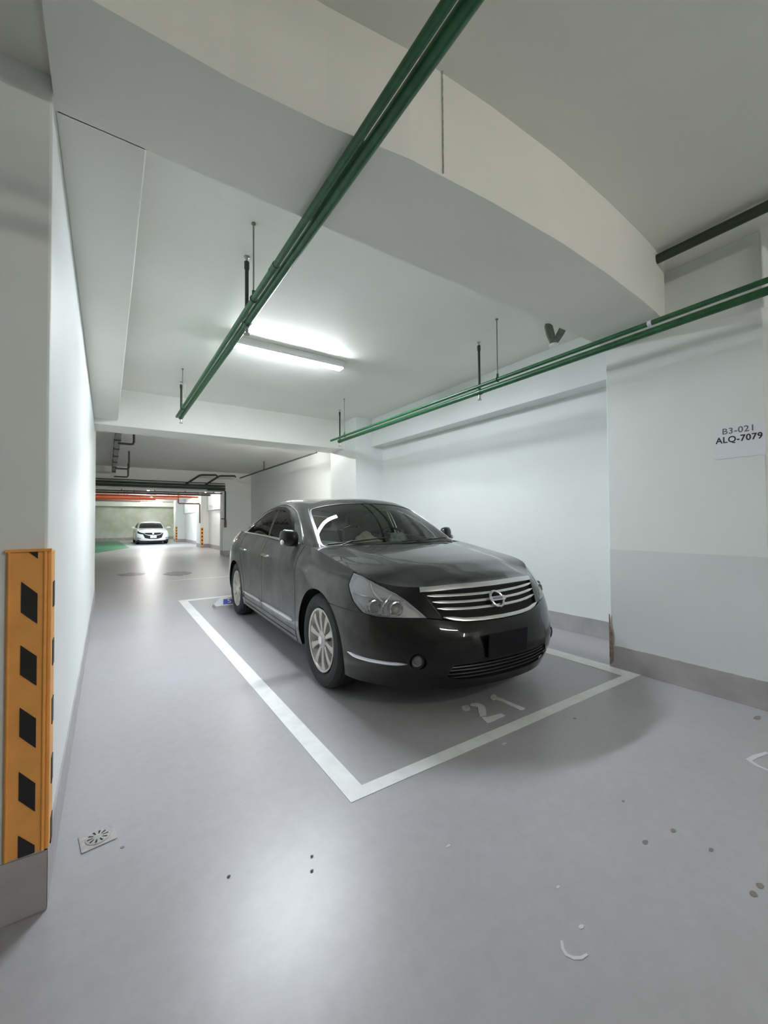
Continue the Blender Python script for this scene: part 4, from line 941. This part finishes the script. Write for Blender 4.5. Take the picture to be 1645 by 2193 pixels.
    gr = patch('grille', SA, gp, M['gap'], car, -.04, (), .3, .12, label='wide chrome barred grille')
    ribbon('grille_frame', SA, [(-1.84, 4.80), (-.9, 4.83), (0, 4.84), (.9, 4.83), (1.84, 4.80)], .040, .008, M['chromeb'], gr, base=-.02, taper=False)
    for v, T in ((4.33, 1.67), (3.93, 1.56), (3.53, 1.46)):
        ribbon('grille_bar', SA, [(-T, v + .06), (-T * .5, v), (0, v - .03), (T * .5, v), (T, v + .06)], .019, .004, M['chromeb'], gr, base=-.025)
    ribbon('grille_frame', SA, [(-1.36, 3.10), (-.9, 2.97), (-.45, 2.92), (0, 2.90), (.45, 2.92), (.9, 2.97), (1.36, 3.10)], .026, .010, M['chromeb'], gr, base=-.02)
    for s in (-1, 1): ribbon('grille_frame', SA, [(1.80, 4.7), (1.40, 3.15)], .008, .0, M['blackp'], gr, s, base=-.03)
    c, n = outn(SA, 0, 3.83); em = MB(); cc = Vector(loc3(c + n * .016)); N = Vector((n[1], n[0], n[2])).normalized(); X = Vector((1, 0, 0)); Y = N.cross(X).normalized()
    if Y.z < 0: Y = -Y
    k_ = 40; pts = [cc + X * math.cos(2 * PI * k / k_) * .052 + Y * math.sin(2 * PI * k / k_) * .052 for k in range(k_ + 1)]
    em.tube(pts, .0085, 10, caps=False)
    bw, bh = .068, .0145
    for a, b in ((0, .012),): em.hexa([cc + X * sx * bw + Y * sy * bh + N * nz for nz in (-.004, .010) for sx, sy in ((-1, -1), (1, -1), (1, 1), (-1, 1))])
    emo = em.build('emblem', M['chrome'], gr, label='chrome ring and bar emblem')
    me = Matrix((( X.x, Y.x, N.x, 0), (X.y, Y.y, N.y, 0), (X.z, Y.z, N.z, 0), (0, 0, 0, 1))); 
    tx = text_obj('NISSAN', .024, M['ink2'], emo, (0, 0, 0), (0, 0, 0), 'lettering', bold=.0004)
    if X.cross(Y).dot(N) < 0: pass
    tx.matrix_local = Matrix.Translation(cc + N * .0105) @ me
    # greenhouse
    ws = smooth_poly([(-2.62, .08), (-2.66, .6), (-2.68, 1.3), (-2.60, 1.82), (-2.2, 1.93), (-1.1, 1.95), (0, 1.955), (1.1, 1.95), (2.2, 1.93), (2.60, 1.82), (2.68, 1.3), (2.66, .6), (2.62, .08), (1.8, .03), (0, .0), (-1.8, .03)], 3)
    rw = smooth_poly([(8.35, .3), (8.35, 1.2), (8.6, 1.75), (9.3, 1.85), (9.97, 1.87), (9.97, .15), (9.2, .18)], 1)
    win = [(3.72, .07), (3.70, .33), (3.86, 1.02), (4.33, 1.46), (4.62, 1.58), (5.1, 1.60), (5.60, 1.53), (6.1, 1.33), (6.6, 1.03), (7.1, .68), (7.5, .36), (7.60, .07)]
    poly = [(-10, -.06), (10, -.06), (10, 4), (-10, 4)]
    patch('roof', SG, poly, P, car, 0, [ws, rw, mir(rw), win, mir(win)], .2, .07)
    patch('windshield', SG, ws, M['wsglass'], car, -.003, (), .15, .07)
    ribbon('windshield_seal', SG, ws + [ws[0]], .018, .0015, M['blackp'], car, taper=False)
    for s in (-1, 1):
        patch('rear_window', SG, rw, M['sdglass'], car, -.003, (), .2, .08, sign=s)
        ribbon('pillar_glint', SG, [(2.78, .05), (2.80, .8), (2.80, 1.5), (2.78, 1.98)], .010, .004, M['chrome'], car, s, label='bright light strip along the windshield pillar')  # chrome strip stands in for light caught along the painted pillar
    # trunk lid
    tl = MB(); V = []; n = 16; F = []
    for i in range(n + 1):
        for j in range(9):
            u = 2.6 + 1.06 * i / n; hw = np.interp(u, [2.6, 3.02, 3.15, 3.43, 3.60, 3.66], [.775, .745, .735, .645, .36, .05]); x = hw * (j / 4 - 1); V.append((x, u, np.interp(u, [2.6, 3.1, 3.5, 3.66], [1.04, 1.055, 1.06, 1.05]) + .012 * (1 - (j / 4 - 1) ** 2)))
    for i in range(n):
        for j in range(8): F.append((9 * i + j, 9 * i + j + 1, 9 * i + 10 + j, 9 * i + 9 + j))
    tl.add(V, F).build('trunk_lid', P, car)
    # interior
    d = MB(); V = []; n = 12
    for i in range(n + 1):
        x = -.69 + 1.38 * i / n; q = abs(x) / .69
        V += [(x, .36 + .05 * q, .93), (x, .44 + .05 * q, .955), (x, .62, .972), (x, .80, .965), (x, .86, .90), (x, .86, .6)]
    d.add(V, [(6 * i + k, 6 * i + k + 1, 6 * i + k + 7, 6 * i + k + 6) for i in range(n) for k in range(5)]).build('dashboard', M['dash'], car)
    for s in (-1, 1):
        st = MB(); st.box((s * .37 - .25, 1.15, .38), (s * .37 + .25, 1.65, .55)); st.hexa([(s * .37 - .24, 1.55, .5), (s * .37 + .24, 1.55, .5), (s * .37 + .24, 1.68, .5), (s * .37 - .24, 1.68, .5), (s * .37 - .19, 1.76, 1.10), (s * .37 + .19, 1.76, 1.10), (s * .37 + .19, 1.85, 1.10), (s * .37 - .19, 1.85, 1.10)])
        so = st.build('front_seat', M['seat'], car, smooth=False, bevel=.03)
        MB().box((s * .37 - .12, 1.79, 1.13), (s * .37 + .12, 1.88, 1.27)).build('headrest', M['seat'], so, smooth=False, bevel=.03)
    MB().box((-.66, 2.35, .4), (.66, 2.9, .55)).hexa([(-.66, 2.6, .5), (.66, 2.6, .5), (.66, 2.75, .5), (-.66, 2.75, .5), (-.6, 2.82, 1.05), (.6, 2.82, 1.05), (.6, 2.92, 1.05), (-.6, 2.92, 1.05)]).build('rear_seat', M['seat'], car, smooth=False, bevel=.03)
    MB().box((-.62, 2.9, 1.0), (.62, 3.05, 1.02)).build('parcel_shelf', M['seat'], car, smooth=False)
    k_ = 32; pts = [(.37 + .185 * math.cos(2 * PI * k / k_), .93 + .06 * math.sin(2 * PI * k / k_), .93 + .175 * math.sin(2 * PI * k / k_)) for k in range(k_ + 1)]
    sw = MB().tube(pts, .014, 8, caps=False); sw.tube([(.37, .84, .88), (.37, .92, .93)], .03, 10); sw.box((.2, .92, .915), (.54, .935, .945)); sw.build('steering_wheel', M['blackp'], car)
    MB().hexa([(-.10, .98, 1.245), (.10, .98, 1.245), (.10, 1.0, 1.245), (-.10, 1.0, 1.245), (-.11, .97, 1.305), (.11, .97, 1.305), (.11, .99, 1.305), (-.11, .99, 1.305)]).build('rearview_mirror', M['blackp'], car, smooth=False, bevel=.008)
    return car
bcar = build_black_car()
# things lying on the dashboard (separate things, in the car's place)
_cm = Matrix.Translation((2.139, 2.695, 0)) @ Matrix.Rotation(math.radians(-2.386), 4, 'Z')
def lumpy(c, r, seed, n=26, m=16, amp=.18):
    rnd = random.Random(seed); ph = [(rnd.uniform(0, 6), rnd.uniform(0, 6), rnd.choice((2, 3, 4, 5)), rnd.choice((1, 2, 3))) for _ in range(5)]
    V = []; F = []
    for i in range(m + 1):
        a = PI * i / m
        for k in range(n):
            b = 2 * PI * k / n; f = 1 + amp * sum(math.sin(p[2] * b + p[0]) * math.sin(p[3] * a + p[1]) for p in ph) / 2.2 * math.sin(a)
            V.append((c[0] + r[0] * f * math.sin(a) * math.cos(b), c[1] + r[1] * f * math.sin(a) * math.sin(b), max(c[2] + r[2] * f * math.cos(a), 0)))
    for i in range(m):
        for k in range(n): F.append((i * n + k, (i + 1) * n + k, (i + 1) * n + (k + 1) % n, i * n + (k + 1) % n))
    return V, F
def dash_item(name, label, cat, lat, u, z, bits, mat):
    mb = MB()
    for i, (c, r) in enumerate(bits): V, F = lumpy(c, r, i + len(name)); mb.add(V, F)
    o = mb.build(name, mat, None, ang=70, label=label, cat=cat); p = _cm @ Vector((lat, u, z)); o.location = p; o.rotation_euler = (0, 0, math.radians(-2.386)); return o
dash_item('cloth', 'crumpled cream cloth on the dashboard, behind the middle of the windshield', 'cloth', -.17, .56, .974, [((0, 0, .02), (.15, .09, .022)), ((-.01, .01, .04), (.085, .06, .05)), ((.0, .01, .07), (.045, .04, .045)), ((.06, -.01, .03), (.06, .05, .03))], M['cream'])
dash_item('plastic_bag', 'crumpled pale green plastic bag on the dashboard, right of the cream cloth', 'bag', .20, .60, .974, [((0, 0, .04), (.085, .06, .055)), ((-.05, -.02, .02), (.06, .05, .025)), ((.03, .0, .06), (.05, .04, .04))], M['bag'])
o = MB().add([(-.13, -.08, .004), (.12, -.10, .004), (.12, .12, .02), (-.12, .12, .045), (-.13, -.08, 0), (.12, -.10, 0), (.12, .12, .016), (-.12, .12, .041)], [(0, 1, 2, 3), (7, 6, 5, 4), (0, 4, 5, 1), (1, 5, 6, 2), (2, 6, 7, 3), (3, 7, 4, 0)]).build('paper_sheet', M['paper'], None, smooth=False, label='pale sheet of paper on the dashboard, left end behind the windshield', cat='paper')
o.location = _cm @ Vector((-.52, .60, .974)); o.rotation_euler = (0, 0, .05)

# ---------------------------------------------------------------- white car far down the lane
def build_white_car():
    car = thing('car', 'small distant white sedan facing the viewer against the far wall', 'car', (2.08, 26.5, 0), 0)
    P = M['white']
    patch('body_shell', SA, [(-13.99, 0.3), (13.99, 0.3), (13.99, 5), (-13.99, 5)], P, car, 0, [AF, [(-a, b) for a, b in AF], AR, [(-a, b) for a, b in AR]] if False else [], .3, .15)
    hood_patch('hood', P, car)
    ws = [(-2.55, .10), (-2.6, 1.2), (-2.5, 1.88), (0, 1.93), (2.5, 1.88), (2.6, 1.2), (2.55, .10), (0, .05)]
    sd = [(3.72, .07), (3.86, 1.02), (4.33, 1.46), (5.1, 1.60), (6.1, 1.33), (7.1, .68), (7.6, .07)]
    patch('roof', SG, [(-10, -.06), (10, -.06), (10, 4), (-10, 4)], P, car, 0, (), .3, .15)
    patch('windshield', SG, ws, M['blackp'], car, .006, (), .3, .15)
    gk = M['gap']
    for s in (-1, 1):
        patch('side_window', SG, sd, M['blackp'], car, .006, (), .3, .15, sign=s)
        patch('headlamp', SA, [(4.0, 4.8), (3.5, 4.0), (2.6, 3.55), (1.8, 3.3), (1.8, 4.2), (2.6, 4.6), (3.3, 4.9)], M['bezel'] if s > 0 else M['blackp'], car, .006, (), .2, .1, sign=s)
        patch('fog_lamp_slot', SA, [(3.3, 1.6), (2.2, 1.5), (2.2, 1.75), (3.2, 1.85)], M['bracket'], car, .006, (), .2, .1, sign=s)
        mb = MB().ball((s * 1.0, .52, 1.04), (.115, .06, .06)); mb.box((min(s * .8, s * .92), .5, .98), (max(s * .8, s * .92), .54, 1.02)); mb.build('side_mirror', P, car)
        for u0 in (0, 2.75):
            make_wheel(car, s * .872, u0, s, spokes=5)
    g = [(-2.0, 4.2), (-1.2, 4.5), (0, 4.5), (1.2, 4.5), (2.0, 4.2), (1.75, 3.0), (1.4, 1.7), (.6, 1.3), (-.6, 1.3), (-1.4, 1.7), (-1.75, 3.0)]
    gr = patch('grille', SA, g, gk, car, .008, (), .2, .1)
    for s in (-1, 1): ribbon('grille_trim', SA, [(1.75, 4.1), (1.25, 3.3), (.6, 2.9), (.0, 2.85)], .04, .015, M['chromeb'], gr, s)
    c, n = outn(SA, 0, 3.7); MB().lathe([(0, .06), (.012, .05), (.014, 0)], loc3(c + n * .01), (0, -1, .3), 20).build('emblem', M['chrome'], gr)
    MB().box((-.17, -1.0, .40), (.17, -.985, .54)).build('license_plate', M['paper'], car, smooth=False)
    MB().box((-.84, -.7, .17), (.84, 3.4, .30)).build('underbody', gk, car, smooth=False)
    patch('front_valance', SA, [(-3.9, .0), (3.9, .0), (3.9, .5), (-3.9, .5)], gk, car, .006, (), .3, .15)
    car.scale = (.89, .95, .87)
    return car
build_white_car()
